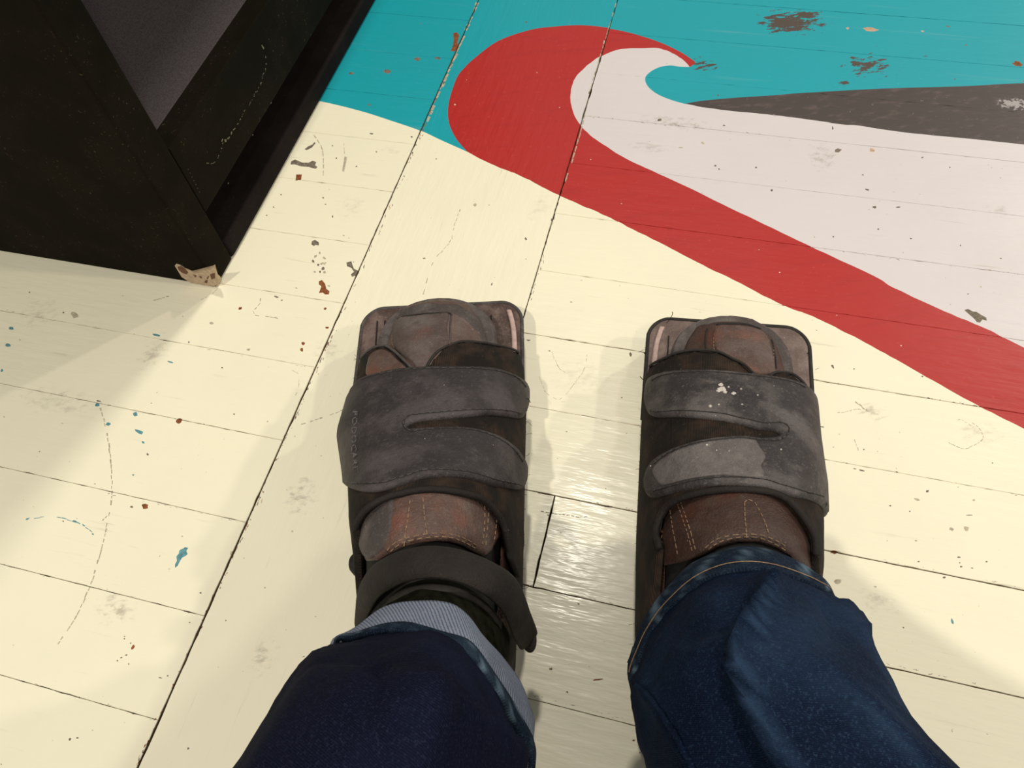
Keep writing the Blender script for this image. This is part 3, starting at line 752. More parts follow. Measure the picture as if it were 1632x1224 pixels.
def outline_sole(hw, L, r, heel):
    pts = []
    for cx, cy, a0, a1, rr in ((hw - r, r, 0, -90, r), (-(hw - r), r, -90, -180, r)):
        for k in range(9):
            a = radians(a0 + (a1 - a0) * k / 8); pts.append((cx + rr * cos(a), cy + rr * sin(a)))
    hx = hw - .006
    for k in range(13):
        a = radians(180 - 180 * k / 12); pts.append((hx * cos(a), L - heel + heel * abs(sin(a)) ** .8))
    return pts
def loft_outline(name, sf, layers, mat, parent, smoothf=True):
    """stack of outlines [(points, z)] closed into a solid"""
    V = []; F = []; n = len(layers[0][0])
    for pts, z in layers:
        for s_, k in pts: V.append(sf.T - sf.ax * k + sf.la * s_ + Vector((0, 0, z)))
    for j in range(len(layers) - 1):
        for i in range(n):
            a = j * n + i; b = j * n + (i + 1) % n; F.append((a, b, b + n, a + n))
    F.append(tuple(range(n))[::-1]); F.append(tuple(range((len(layers) - 1) * n, len(layers) * n)))
    return mesh_obj(name, [PINV @ v for v in V], F, mat, parent)

def shoe_pair(side):
    left = side == 'L'
    if left: T = P(704, 481, .034); ang = radians(7.0); hw = .0635; L = .322
    else: T = P(1161, 509, .034); ang = radians(15.5); hw = .0590; L = .322
    T = Vector((T.x, T.y, 0))
    sh = empty_child('strapped_sandal')
    cen = ((0, 0), (1, 0))
    hb = ((-.01, .012), (.008, .014), (.018, .022), (.035, .030), (.06, .038), (.09, .048), (.13, .062), (.17, .079), (.205, .098), (.23, .104), (.27, .098), (.33, .085))
    wbl = ((-.01, .014), (.008, .020), (.018, .029), (.035, .0345), (.055, .038), (.10, .044), (.16, .0455), (.20, .0455), (.24, .040), (.28, .036), (.30, .033), (.33, .02)) if left else \
          ((-.01, .014), (.008, .018), (.018, .027), (.035, .0325), (.055, .036), (.10, .042), (.16, .0455), (.20, .0455), (.24, .040), (.28, .036), (.30, .033), (.33, .02))
    cb_ = ((0, -.001), (.06, .001), (.12, .004), (.20, .0095), (.30, .012)) if left else ((0, .0), (.06, .0), (.12, -.001), (.20, -.003), (.30, -.004))
    boot_s = Surf(T, ang, .033, wbl, wbl, hb, (.92, .66), cb_, .0, .315)
    wul = ((-.01, hw - .002), (.03, hw - .004), (.075, .056), (.10, .0585), (.13, .0605), (.165, .050), (.20, .041), (.235, .033), (.27, .029), (.33, .022)) if left else ((-.01, hw - .002), (.10, .0575), (.18, .056), (.24, .053), (.28, .047), (.33, .03))
    wur = ((-.01, hw - .002), (.05, .0625), (.10, .0640), (.18, .0620), (.25, .0600), (.29, .050), (.33, .03)) if left else ((-.01, hw - .002), (.04, .0550), (.075, .0545), (.106, .0535), (.145, .0535), (.175, .0505), (.21, .045), (.25, .039), (.29, .036), (.33, .022))
    hu = tuple((k, h + .009) for k, h in hb[:-3]) + ((.25, .10), (.29, .085), (.33, .075))
    up_s = Surf(T, ang, .026, wul, wur, hu, (.72, .72), cen, .0, .322)
    # sole: black rubber slab with a bevelled tread, insole tray on top
    def taper(pts):
        r = []
        for a, b in pts:
            out_ = a < 0 if left else a > 0
            f = lerp_tab(((0, 1), (.07, 1), (.12, .88), (.20, .64), (.26, .50), (.33, .46)), b) if out_ else lerp_tab(((0, 1), (.2, .985), (.33, .93)), b)
            r.append((a * f, b))
        return r
    def dense(pts):
        r = []
        for (a, b), (c, d) in zip(pts, pts[1:] + pts[:1]):
            n = max(1, int(math.hypot(c - a, d - b) / .02))
            r += [(a + (c - a) * q / n, b + (d - b) * q / n) for q in range(n)]
        return r
    so = taper(dense(outline_sole(hw, L, .020, .050)))
    sole_layers = [([(a * .96, b if b < .02 else b) for a, b in so], .0), (so, .006), ([(a * .985, b) for a, b in so], .014), (so, .020), ([(a * .992, b) for a, b in so], .027)]
    sole = loft_outline('sole', boot_s, sole_layers, m_sole, sh)
    g = []
    ins = [([(a * .985, max(b, .0012)) for a, b in so], .0268), ([(a * .985, max(b, .0012)) for a, b in so], .0305), ([(a * .93, max(b, .0045)) for a, b in so], .0312)]
    insole = loft_outline('insole', boot_s, ins, m_insole if left else m_insoleR, sh)
    insole['label'] = 'worn brown insole showing round the boot toe'
    # thin raised dark lip of the footbed round the toe
    lip = [boot_s.T - boot_s.ax * max(b, .0008) + boot_s.la * a * .995 + Vector((0, 0, .030)) for a, b in so if b < .0395]
    side_a = [boot_s.T - boot_s.ax * k + boot_s.la * (hw * .995) + Vector((0, 0, .030)) for k in (.09, .07, .058, .048)]
    side_b = [boot_s.T - boot_s.ax * k + boot_s.la * (-hw * .995) + Vector((0, 0, .030)) for k in (.048, .058, .07, .09)]
    tube('footbed_lip', sm3(side_a + lip + side_b, 2), .0016, m_edge if left else m_sole, sh, 6)
    # pale strip let into the insole on the inner edge
    sx = 1 if left else -1
    st = [boot_s.T - boot_s.ax * k + boot_s.la * (sx * q) + Vector((0, 0, .0318)) for k, q in ((.010, hw - .0085), (.018, hw - .0065), (.03, hw - .0048), (.048, hw - .0042), (.062, hw - .0042))]
    st2 = [p - boot_s.la * sx * .0038 for p in st]
    ps = flat_strip('insole_strip', st, st2, .0008, m_palestrip, insole, .0003); ps['label'] = 'pale pink strip along the inner edge of the insole'
    if not left:
        cr = [boot_s.T - boot_s.ax * k + boot_s.la * (-q) + Vector((0, 0, .0325)) for k, q in ((.018, .0435), (.03, .0435), (.045, .044), (.058, .0445))]
        tube('insole_groove', cr, .0005, m_seam, insole, 5)
    else:
        for q0, q1 in ((-.045, -.043), (-.051, -.0495), (.039, .0415)):
            cr = [boot_s.T - boot_s.ax * k + boot_s.la * (q0 + (q1 - q0) * (k - .01) / .05) + Vector((0, 0, .0316)) for k in (.014, .03, .045, .055)]
            tube('insole_groove', cr, .0006, m_seam, insole, 5)
    # ---------------- boot
    bo = empty_child('boot', 'scuffed brown leather ankle boot held in the sandal')
    mb = m_boot if left else m_bootR
    # sole and welt of the boot
    def boutline(gw, z):
        pts = []
        w0 = (.0425 if left else .0398) + gw; cc = lambda k: lerp_tab(cb_, k)
        for i in range(17):
            a = pi * i / 16; pts.append((cos(a) * w0 + cc(.03), .050 - sin(a) ** .85 * (.041 + gw)))
        for k, w in ((.07, .044), (.11, .0455), (.16, .044), (.22, .039), (.27, .036)): pts.append((-(w + gw) + cc(k), k))
        for i in range(1, 8):
            a = pi * i / 8; pts.append((-cos(a) * (.032 + gw) + cc(.29), .28 + sin(a) * .022))
        for k, w in ((.27, .036), (.22, .039), (.16, .044), (.11, .0455), (.07, .044)): pts.append(((w + gw) + cc(k), k))
        return (pts, z)
    loft_outline('boot_sole', boot_s, [boutline(.0005, .0313), boutline(.003, .036), boutline(.003, .045), boutline(.0012, .049), boutline(-.004, .0505)], m_welt, bo)
    if left:
        rim = [(600, 556), (615, 516), (643, 492), (688, 484), (727, 485), (757, 506), (779, 534), (792, 556)]
        vamp_toe = [(612, 562), (626, 525), (650, 507), (688, 502), (722, 503), (746, 518), (764, 541), (776, 562)]
        # collar line at the throat
        collar = [(573, 868), (586, 894), (603, 893), (622, 881), (645, 870), (672, 864), (692, 862), (716, 863), (738, 869), (758, 880), (771, 886), (781, 880), (790, 862), (801, 850)]
    else:
        vamp_toe = [(1080, 572), (1092, 545), (1108, 528), (1130, 520), (1162, 516), (1190, 519), (1212, 530), (1232, 548), (1244, 572), (1250, 600)]
        collar = [(1058, 900), (1085, 895), (1115, 885), (1145, 870), (1178, 862), (1210, 863), (1240, 873), (1262, 886), (1285, 915), (1296, 925)]
    kc = boot_s.path(collar)
    # leather upper over the whole arch up to the collar
    out = [('uk', .0, .035), ('uk', .0, .10), ('uk', .0, .20), ('uk', .0, .27), ('uk', kc[0][0] * .5, .265)] + [('uk', a, b) for a, b in kc] + \
          [('uk', 1 - (1 - kc[-1][0]) * .5, .265), ('uk', 1, .27), ('uk', 1, .20), ('uk', 1, .10), ('uk', 1, .035), ('uk', .95, .018), ('uk', .8, .0125), ('uk', .65, .011), ('uk', .5, .0105), ('uk', .35, .011), ('uk', .2, .0125), ('uk', .05, .018)]
    drape('boot_upper', boot_s, out, 0, .0018, mb, bo, False, .005)
    # lining and tongue underneath
    V = []; F = []; NU, NK = 28, 20
    for j in range(NK + 1):
        for i in range(NU + 1): V.append(PINV @ boot_s.at(i / NU, .015 + .295 * j / NK, -.0025))
    for j in range(NK):
        for i in range(NU): a = j * (NU + 1) + i; F.append((a, a + 1, a + NU + 2, a + NU + 1))
    mesh_obj('boot_lining', V, F, m_dark, bo, smooth=True)
    # toe cap seams and centre panel
    if left:
        draped_tube('toe_seam', boot_s, [(628, 518), (640, 510), (660, 506), (690, 503), (712, 502), (719, 505)], .0018, .0008, m_seam, bo)
        draped_tube('toe_seam', boot_s, [(728, 503), (742, 508), (754, 520), (763, 534)], .0018, .0008, m_seam, bo)
        draped_tube('toe_seam', boot_s, [(719, 505), (717, 525), (718, 550)], .0018, .0007, m_welt, bo)
        drape('toe_panel', boot_s, [(634, 513), (660, 507), (690, 504), (714, 503), (712, 525), (714, 552), (700, 575), (672, 595), (655, 578), (634, 560), (629, 538)], .0017, .0012, m_toe, bo, True, .004)
        runs = [[(654.6, 801), (650, 835), (645.7, 872)], [(674.4, 797), (677, 830), (682, 863)], [(769, 810), (767, 840), (763.8, 868)], [(775, 808), (772, 840), (769, 872)], [(787, 828), (785, 845), (782.5, 862)],
                [(621, 878), (634, 865), (657, 857), (690, 852), (718, 854), (741, 862), (758, 873)], [(626, 880), (640, 868), (660, 861.5), (690, 857), (717, 858.5), (738, 866), (755, 876)], [(585, 808), (587, 830), (590, 850)], [(632, 520), (628, 545), (632, 560)]]
    else:
        draped_tube('toe_seam', boot_s, [(1142, 521), (1162, 520), (1190, 521), (1205, 526), (1216, 529)], .0018, .0009, m_seam, bo)
        draped_tube('toe_seam', boot_s, [(1128, 528), (1125, 550), (1128, 563)], .0018, .0007, m_seam, bo)
        draped_tube('toe_seam', boot_s, [(1226, 545), (1231, 565), (1234, 590)], .0018, .0007, m_seam, bo)
        drape('toe_panel', boot_s, [(1143, 524), (1165, 522), (1190, 524), (1215, 534), (1226, 560), (1232, 590), (1228, 600), (1200, 597), (1175, 578), (1145, 565), (1138, 545)], .0017, .0010, m_boot, bo, True, .004)
        runs = [[(1071.6, 808), (1077, 845), (1085, 885)], [(1057, 822), (1060, 850), (1060, 875)], [(1083, 803), (1096, 842), (1107, 882)], [(1088, 801), (1100, 838), (1112, 880)], [(1186, 806), (1187, 835), (1189.6, 867)], [(1186, 805), (1193, 801), (1201, 805)], [(1202, 806), (1215, 830), (1224, 859)],
                [(1127, 876), (1144, 863), (1177, 855.5), (1210, 856.6), (1237, 867), (1254, 878)], [(1131, 879), (1148, 867), (1178, 860), (1208, 861), (1233, 871), (1250, 882)], [(1142, 525), (1138, 545), (1139, 565)], [(1228, 548), (1230, 575), (1231, 590)]]
    stitches('stitching', boot_s, runs, .0021, m_thread, bo)
    orim = [(602, 554), (616, 518), (645, 495), (688, 487), (727, 488), (756, 508), (777, 535), (790, 557)] if left else [(1069, 572), (1080, 549), (1102, 528), (1124, 515), (1162, 508), (1193, 511), (1217, 524), (1236, 541), (1250, 566), (1256, 596)]
    rd = drape('toe_rand', boot_s, orim + vamp_toe[::-1], .0012, .0016, m_welt, bo, False, .003); rd['label'] = 'scuffed grey rubber band round the boot toe'
    if left: drape('boot_quarter', boot_s, [(572, 830), (576, 812), (590, 800), (612, 792), (628, 790), (628, 820), (624, 850), (615, 872), (600, 888), (586, 888), (575, 862)], .0014, .0008, m_welt, bo, True, .005)
    # ---------------- fabric upper of the sandal with its two toe flaps and the throat opening
    if left:
        flapL = [(578, 573), (600, 555), (614, 553), (630, 563), (648, 580), (657, 590), (665, 600)]
        flapR = [(676, 596), (686, 575), (705, 558), (735, 547), (765, 548), (798, 554), (824, 563)]
        ka = up_s.cast(578, 573)[1]; kb = up_s.cast(824, 563)[1]
        throat = [('uk', .86, .31), ('uk', .84, .28), (822, 915), (812, 893), (806, 868), (801, 840), (788, 815), (768, 799), (740, 789), (700, 783), (660, 784), (630, 790), (600, 802), (578, 822), (570, 842), ('uk', .12, .26), ('uk', .12, .31)]
    else:
        flapL = [(1038, 585), (1056, 575), (1078, 565), (1107, 560.5), (1144, 563), (1177, 579), (1202, 600)]
        flapR = [(1226, 603), (1236, 596), (1261, 598), (1278, 612), (1284, 622)]
        ka = up_s.cast(1038, 585)[1]; kb = up_s.cast(1284, 622)[1]
        throat = [('uk', .88, .31), ('uk', .88, .28), (1297, 885), (1297, 863), (1291, 848), (1275, 822), (1255, 801), (1232, 789), (1200, 784), (1166, 783), (1122, 787), (1085, 797), (1065, 809), (1053, 827), (1048, 850), (1055, 876), ('uk', .14, .265), ('uk', .14, .31)]
    out = [('uk', 0, .31), ('uk', 0, .2), ('uk', 0, .1), ('uk', 0, ka + .002)] + flapL + flapR + [('uk', 1, kb + .002), ('uk', 1, .1), ('uk', 1, .2), ('uk', 1, .31)] + throat
    up = drape('fabric_upper', up_s, out, -.0005, .0022, m_text, sh, False, .0045)
    draped_tube('flap_binding', up_s, flapL, .0014, .0010, m_edge if left else m_sole, sh)
    draped_tube('flap_binding', up_s, flapR, .0014, .0010, m_sole, sh)
    draped_tube('throat_binding', up_s, throat[2:-2], .0012, .0020, m_heelstrap, sh)
    if left: drape('flap_lining_patch', up_s, [(590, 572), (605, 560), (620, 563), (635, 577), (648, 590), (630, 596), (600, 602), (586, 598)], .0015, .0007, m_boot, sh, True, .004)
    # ---------------- broad forked strap
    if left:
        so_ = [(576, 612), (586, 606), (613, 598), (652, 592), (692, 590), (741, 590), (785, 592), (816, 601), (832, 613), (835, 625), (834, 645), (829, 662), (820, 668),
               (785, 666), (741, 669.6), (707, 672), (674, 675), (658, 679), (651, 684), (655, 690), (674, 689), (718, 687), (752, 689), (785, 697), (808, 711), (824, 728), (831, 746), (830, 768), (822, 783),
               (785, 779), (741, 768), (707, 765), (674, 767), (652, 774), (619, 784), (590, 787), (572, 783), (559, 774), ('uk', .085, up_s.cast(552, 758)[1]), ('uk', .05, up_s.cast(546, 730)[1]), ('uk', .045, up_s.cast(545, 700)[1]), ('uk', .05, up_s.cast(556, 665)[1]), ('uk', .07, up_s.cast(566, 635)[1])]
        folds = [[(583, 612), (613, 604), (652, 598), (692, 596), (741, 596), (785, 598), (815, 607), (828, 620)], [(820, 662), (785, 660), (741, 663), (707, 666), (674, 669), (655, 672), (645, 684), (656, 697), (674, 695), (718, 693), (752, 695), (783, 704), (806, 718), (822, 738)],
                 [(820, 776), (785, 772), (741, 762), (707, 759), (674, 761), (652, 768), (619, 778), (590, 780), (572, 775)]]
    else:
        so_ = [(1041, 606), (1056, 599), (1100, 595), (1155, 597), (1210, 603), (1254, 610), (1277, 618), (1286, 626), (1292, 640), ('uk', .95, up_s.cast(1297, 667)[1]), ('uk', .955, up_s.cast(1303, 700)[1]), ('uk', .955, up_s.cast(1308, 740)[1]), ('uk', .95, up_s.cast(1310, 775)[1]), ('uk', .93, up_s.cast(1308, 803)[1]),
               (1277, 799), (1244, 790), (1221, 782), (1188, 778), (1149, 777), (1111, 781), (1078, 789), (1051, 794), (1040, 791), (1036, 780), (1037, 760), (1047, 738), (1067, 724), (1100, 712), (1144, 704), (1188, 702), (1210, 705), (1234, 703), (1241, 697), (1236, 692),
               (1210, 689), (1188, 683), (1155, 675), (1122, 671), (1089, 668), (1056, 668), (1042, 663), (1036, 647), (1036, 625)]
        folds = [[(1048, 611), (1060, 605), (1100, 601), (1155, 603), (1210, 609), (1254, 616), (1275, 624)], [(1045, 657), (1056, 662), (1089, 662), (1122, 665), (1155, 669), (1188, 677), (1215, 683), (1243, 683), (1252, 694), (1240, 710), (1210, 711), (1188, 708), (1144, 710), (1100, 718), (1070, 730), (1052, 745)],
                 [(1052, 788), (1078, 783), (1111, 775), (1149, 771), (1188, 772), (1221, 776), (1244, 784), (1277, 793), (1300, 796)]]
    stp = drape('forked_strap', up_s, so_, .0022, .0026, m_strap if left else m_strap2, sh, True, .0035, .0016)
    stp['label'] = 'broad grey-black leather strap split by a slot'
    for fo in folds: draped_tube('strap_seam', up_s, fo, .0046, .00055, m_seam, stp, 5)
    stitches('strap_stitching', up_s, folds, .0053, m_edge, stp, .002, .0016, .0003)
    if not left:
        for x, y, r in ((1150, 629, 2.4), (1148, 622, 1.4), (1154, 634, 1.3), (1144, 632, 1.2), (1168, 636, 1.3), (1180, 629, .6), (1132, 656, 1.1), (1145, 654, .6), (1205, 639, .5), (1128, 719, .9), (1182, 654, .6), (1142, 728, .5), (1160, 626, .6), (1240, 726, .5), (1048, 746, .5)):
            u, k = up_s.cast(x, y); p = up_s.at(u, k, .0047); nn = up_s.nrm(u, k); t1 = nn.orthogonal().normalized(); t2 = nn.cross(t1); m = 10; R0 = r * .0012
            V = [p + (t1 * cos(2 * pi * i / m) + t2 * sin(2 * pi * i / m)) * R0 * (.7 + .5 * random.random()) for i in range(m)] + [p + nn * .0006 + (t1 * cos(2 * pi * i / m) + t2 * sin(2 * pi * i / m)) * R0 * .5 for i in range(m)]
            o = mesh_obj('paint_drip', [PINV @ v for v in V], [(i, (i + 1) % m, (i + 1) % m + m, i + m) for i in range(m)] + [tuple(range(m, 2 * m))], m_spot, stp, smooth=False)
        drape('glue_stain', up_s, [(1050, 752), (1075, 730), (1110, 717), (1150, 710), (1195, 709), (1208, 722), (1217, 738), (1210, 752), (1216, 768), (1190, 770), (1150, 767), (1110, 771), (1068, 780), (1056, 770)], .0048, .0002, m_gluest, stp, True, .004)
    else:
        # faded lettering running down the outer edge
        cu = bpy.data.curves.new('lettering', 'FONT'); cu.body = 'PODOCARE'; cu.size = 1; cu.space_character = 1.12
        to = bpy.data.objects.new('lettering', cu); COL.objects.link(to); dg = bpy.context.evaluated_depsgraph_get(); dg.update()
        me = bpy.data.meshes.new_from_object(to.evaluated_get(dg)); bpy.data.objects.remove(to)
        xs = [v.co.x for v in me.vertices]; w = max(xs)
        bm = bmesh.new(); bm.from_mesh(me); bmesh.ops.triangulate(bm, faces=bm.faces[:]); bmesh.ops.subdivide_edges(bm, edges=[e for e in bm.edges if e.calc_length() > .25], cuts=1)
        for v in bm.verts:
            t = v.co.x / w; hgt = v.co.y
            yy = 661 + t * 96; xx = 571.5 + hgt * 10 - 2.0 * sin(pi * t) + t * 2.5
            u, k = up_s.cast(xx, yy); v.co = PINV @ up_s.at(u, k, .00515)
        lo_ = bm_obj('lettering', bm, m_logo, stp); lo_['label'] = 'faded grey capital letters PODOCARE'
    # frayed threads along the edges
    V = []; F = []
    for i in range(110):
        sd = random.choice((-1, 1)); k = random.uniform(.03, .27); z = random.uniform(.02, .05)
        outer = (sd < 0) == left
        e_ = up_s.raw(.03 if sd < 0 else .97, k); e_.z = z; p = e_ if k > .07 else boot_s.T - boot_s.ax * k + boot_s.la * sd * (hw - .0005) + Vector((0, 0, z * .6 + .012))
        d = (boot_s.la * sd + Vector((random.uniform(-.6, .6), random.uniform(-.6, .6), random.uniform(-.3, .5)))).normalized(); ln = random.uniform(.0010, .0026) if random.random() < .93 else random.uniform(.004, .008)
        d2 = (d + Vector((random.uniform(-.8, .8), random.uniform(-.8, .8), random.uniform(-.5, .5)))).normalized()
        v, f = tube_path([p, p + d * ln * .6, p + d * ln * .6 + d2 * ln * .6], .00014, 3); o = len(V); V += v; F += [tuple(a + o for a in q) for q in f]
    longs = [[(1062, 515, .034), (1068, 508, .038), (1072, 500, .042), (1071, 497, .043)], [(1026, 562, .03), (1031, 568, .03)], [(1020, 600, .03), (1028, 608, .03), (1032, 604, .03)], [(1302, 682, .05), (1307, 680, .05), (1313, 681, .05)], [(1000, 1056, .012), (1004, 1046, .015), (1009, 1030, .02)], [(834, 634, .05), (842, 636, .05), (845, 642, .05)], [(1284, 565, .03), (1290, 562, .032), (1288, 572, .03)]]
    for l in longs:
        if (l[0][0] < 900) != left: continue
        v, f = tube_path(smooth(PX(l), 4), .0003, 4); o = len(V); V += v; F += [tuple(a + o for a in q) for q in f]
    fr = mesh_obj('frayed_threads', [PINV @ v for v in V], F, m_fray, sh); fr['kind'] = 'stuff'
    return sh, bo, boot_s, up_s
def empty_child(name, label=None):
    o = empty(name, label); o.parent = person; return o
m_toe = leather('dusty_pinkish_toe_leather', (.080, .058, .052), (.150, .125, .120), .75, 30, .6, red=(.12, .06, .05))
m_gluest = leather('dull_grey_stain', (.115, .10, .098), (.19, .17, .165), .7, 60, .75)
shL, boL, bsL, usL = shoe_pair('L')
shL['label'] = 'black strapped sandal on the left foot'
shR, boR, bsR, usR = shoe_pair('R')
shR['label'] = 'black strapped sandal on the right foot, white drips on its strap'
if 1:
    # ankle strap of the left sandal
    hs = flat_strip('ankle_strap', PX([(576, 975, .085), (577, 940, .105), (588, 912, .128), (610, 893, .143), (640, 880, .152), (678, 873, .156), (715, 875, .156), (750, 884, .152), (785, 899, .142), (812, 916, .128), (828, 938, .11), (840, 970, .085), (852, 1000, .065)]),
                    PX([(578, 1008, .080), (588, 980, .11), (604, 953, .138), (625, 938, .150), (650, 927, .162), (685, 922, .167), (715, 925, .167), (745, 934, .164), (778, 953, .155), (800, 975, .142), (812, 1000, .12), (820, 1020, .095), (828, 1034, .072)]), .0028, m_heelstrap, shL)
    hs['label'] = 'plain dark ankle strap'
    inner = flat_strip('ankle_strap_lining', PX([(600, 985, .100), (612, 962, .125), (630, 946, .143), (655, 935, .155), (690, 930, .160), (725, 934, .160), (755, 945, .154), (782, 965, .142), (800, 990, .125)]),
                       PX([(598, 1000, .095), (616, 972, .120), (635, 955, .138), (658, 944, .150), (690, 939, .155), (724, 943, .155), (752, 955, .150), (776, 975, .138), (790, 1000, .12)]), .002, m_sole, shL)
    # rounded free end and the round tab on the outer side
    def tab(name, cx, cy, z, rx, ry, ang, th, mat):
        pts = []
        for k in range(20):
            a = 2 * pi * k / 20; dx, dy = cos(a) * rx, sin(a) * ry
            pts.append(P(cx + dx * cos(ang) - dy * sin(ang), cy + dx * sin(ang) + dy * cos(ang), z))
        bm = bmesh.new(); t = [bm.verts.new(PINV @ (p + Vector((0, 0, th)))) for p in pts]; c = sum(pts, Vector()) / 20
        t2 = [bm.verts.new(PINV @ (c.lerp(p, .8) + Vector((0, 0, th * 1.6)))) for p in pts]; b = [bm.verts.new(PINV @ p) for p in pts]
        bm.faces.new(t2); bm.faces.new(b[::-1])
        for i in range(20): j = (i + 1) % 20; bm.faces.new((t[i], t[j], t2[j], t2[i])); bm.faces.new((b[i], b[j], t[j], t[i]))
        return bm_obj(name, bm, mat, shL, True)
    tab('strap_tip', 842, 1015, .066, 13, 26, -.15, .003, m_heelstrap)
    tab('strap_ring', 573, 903, .078, 13, 17, .3, .006, m_sole)

# ------------------------------------------------------------------ cloth tubes
def ring_from(pts, n=64):
    """closed smooth ring through 3-D points, evenly resampled starting at the first point"""
    m = len(pts); out = []
    for i in range(m):
        p0, p1, p2, p3 = pts[i - 1], pts[i], pts[(i + 1) % m], pts[(i + 2) % m]
        for k in range(10):
            t = k / 10; t2 = t * t; t3 = t2 * t
            out.append(0.5 * ((2 * p1) + (-p0 + p2) * t + (2 * p0 - 5 * p1 + 4 * p2 - p3) * t2 + (-p0 + 3 * p1 - 3 * p2 + p3) * t3))
    L = [0]
    for a, b in zip(out, out[1:] + out[:1]): L.append(L[-1] + (b - a).length)
    res = []; j = 0
    for i in range(n):
        s = L[-1] * i / n
        while L[j + 1] < s: j += 1
        t = (s - L[j]) / max(L[j + 1] - L[j], 1e-9); res.append(out[j].lerp(out[(j + 1) % len(out)], t))
    return res
def ell(c, ax, rx, ry, n=64):
    """ring in world space about c, normal ax, starting on the left side and running over the front/top"""
    ax = ax.normalized(); x = Vector((1, 0, 0)); x = (x - ax * x.dot(ax)).normalized(); y = ax.cross(x)
    if y.z < 0: y = -y
    return [c - x * rx * cos(2 * pi * i / n) + y * ry * sin(2 * pi * i / n) for i in range(n)]
def cloth(name, rings, mats, parent, sub=5, folds=(), wear_lightf=None, cap_end=True, mfun=None, th=.0012, wr=.0012):
    n = len(rings[0]); R = []
    for j in range(len(rings) - 1):
        r0 = rings[max(j - 1, 0)]; r1 = rings[j]; r2 = rings[j + 1]; r3 = rings[min(j + 2, len(rings) - 1)]
        for k in range(sub):
            t = k / sub; t2 = t * t; t3 = t2 * t
            R.append([0.5 * ((2 * b) + (-a + c) * t + (2 * a - 5 * b + 4 * c - d) * t2 + (-a + 3 * b - 3 * c + d) * t3) for a, b, c, d in zip(r0, r1, r2, r3)])
    R.append(rings[-1]); m = len(R)
    V = []; 
    for j in range(m):
        cen = sum(R[j], Vector()) / n
        for i in range(n):
            p = R[j][i]; a = R[j][(i + 1) % n] - R[j][i - 1]; b = R[min(j + 1, m - 1)][i] - R[max(j - 1, 0)][i]
            nn = a.cross(b).normalized()
            if nn.dot(p - cen) < 0: nn = -nn
            d = wr * noise.noise(p * 38) + wr * .5 * noise.noise(p * 90)
            x, y = W2I(p) if (p - CAM).dot(BACK) < -.02 else (9999, 9999)
            for line, amp, wd in folds:
                if nn.dot(CAM - p) < 0: continue
                md = 1e9
                for (ax_, ay_), (bx_, by_) in zip(line[:-1], line[1:]):
                    vx, vy = bx_ - ax_, by_ - ay_; t = max(0, min(1, ((x - ax_) * vx + (y - ay_) * vy) / (vx * vx + vy * vy)))
                    md = min(md, math.hypot(x - ax_ - vx * t, y - ay_ - vy * t))
                d += amp * math.exp(-(md / wd) ** 2)
            V.append(p + nn * d)
    F = [(j * n + i, j * n + (i + 1) % n, (j + 1) * n + (i + 1) % n, (j + 1) * n + i) for j in range(m - 1) for i in range(n)]
    if cap_end: F.append(tuple(range((m - 1) * n, m * n)))
    uvs = []; acc = 0
    for j in range(m):
        if j: acc += (R[j][0] - R[j - 1][0]).length * .5 + (R[j][n // 4] - R[j - 1][n // 4]).length * .5
        for i in range(n): uvs.append((.34 * abs(i / n - .5) * 2 if False else .34 * i / n, acc))
    mi = None
    if mfun: mi = [mfun((f[0] // n) / (m - 1), (f[0] % n) / n) if len(f) == 4 else 0 for f in F]
    o = mesh_obj(name, [PINV @ v for v in V], F, mats, parent, mi, True, uvs)
    at = o.data.attributes.new('wear_light', 'FLOAT', 'POINT')
    for q, v in enumerate(V): at.data[q].value = wear_lightf((q // n) / (m - 1), (q % n) / n, v) if wear_lightf else 0.0
    bm = bmesh.new(); bm.from_mesh(o.data); bmesh.ops.recalc_face_normals(bm, faces=bm.faces[:]); bm.to_mesh(o.data); bm.free()
    md = o.modifiers.new('thick', 'SOLIDIFY'); md.thickness = th; md.offset = -1
    return o
n64 = 96
# sock (left)
sk = [ring_from(PX([(598, 990, .09), (620, 950, .115), (665, 925, .130), (715, 925, .132), (765, 948, .118), (805, 1000, .10), (800, 1060, .08), (740, 1090, .07), (660, 1085, .07), (605, 1040, .08)]), n64),
      ring_from(PX([(590, 1000, .12), (620, 962, .145), (665, 940, .158), (715, 942, .158), (765, 965, .146), (800, 1020, .125), (795, 1080, .11), (740, 1110, .10), (660, 1110, .10), (600, 1060, .105)]), n64),
      ring_from(PX([(580, 1030, .15), (620, 1000, .17), (665, 985, .18), (715, 988, .18), (755, 1010, .17), (780, 1060, .155), (770, 1120, .14), (720, 1150, .13), (650, 1140, .13), (595, 1090, .14)]), n64)]
cloth('sock', sk, [m_sock], person, 4, wr=.002)['label'] = 'dark green-black woollen sock'
jl = empty_child('trouser_leg', 'very dark blue jeans leg with a turned-up pale cuff')
r0 = ring_from(PX([(527, 1035, .150), (571, 996, .165), (610, 968, .172), (667, 956, .178), (715, 960, .178), (747, 981, .172), (769, 1010, .165), (797, 1041, .158), (826, 1079, .150), (845, 1120, .142), (850, 1165, .13), (800, 1215, .12), (690, 1200, .12), (585, 1120, .13)]), n64)
r1 = ring_from(PX([(539, 1032, .185), (571, 1015, .196), (616, 1008, .203), (657, 1011, .207), (686, 1024, .207), (715, 1037, .206), (756, 1053, .202), (782, 1092, .196), (804, 1130, .188), (828, 1172, .178), (846, 1222, .168), (790, 1290, .155), (650, 1260, .155), (560, 1150, .165)]), n64)
rm_ = [a.lerp(b, .5) + (a.lerp(b, .5) - sum(r0, Vector()) / n64).normalized() * .002 for a, b in zip(r0, r1)]
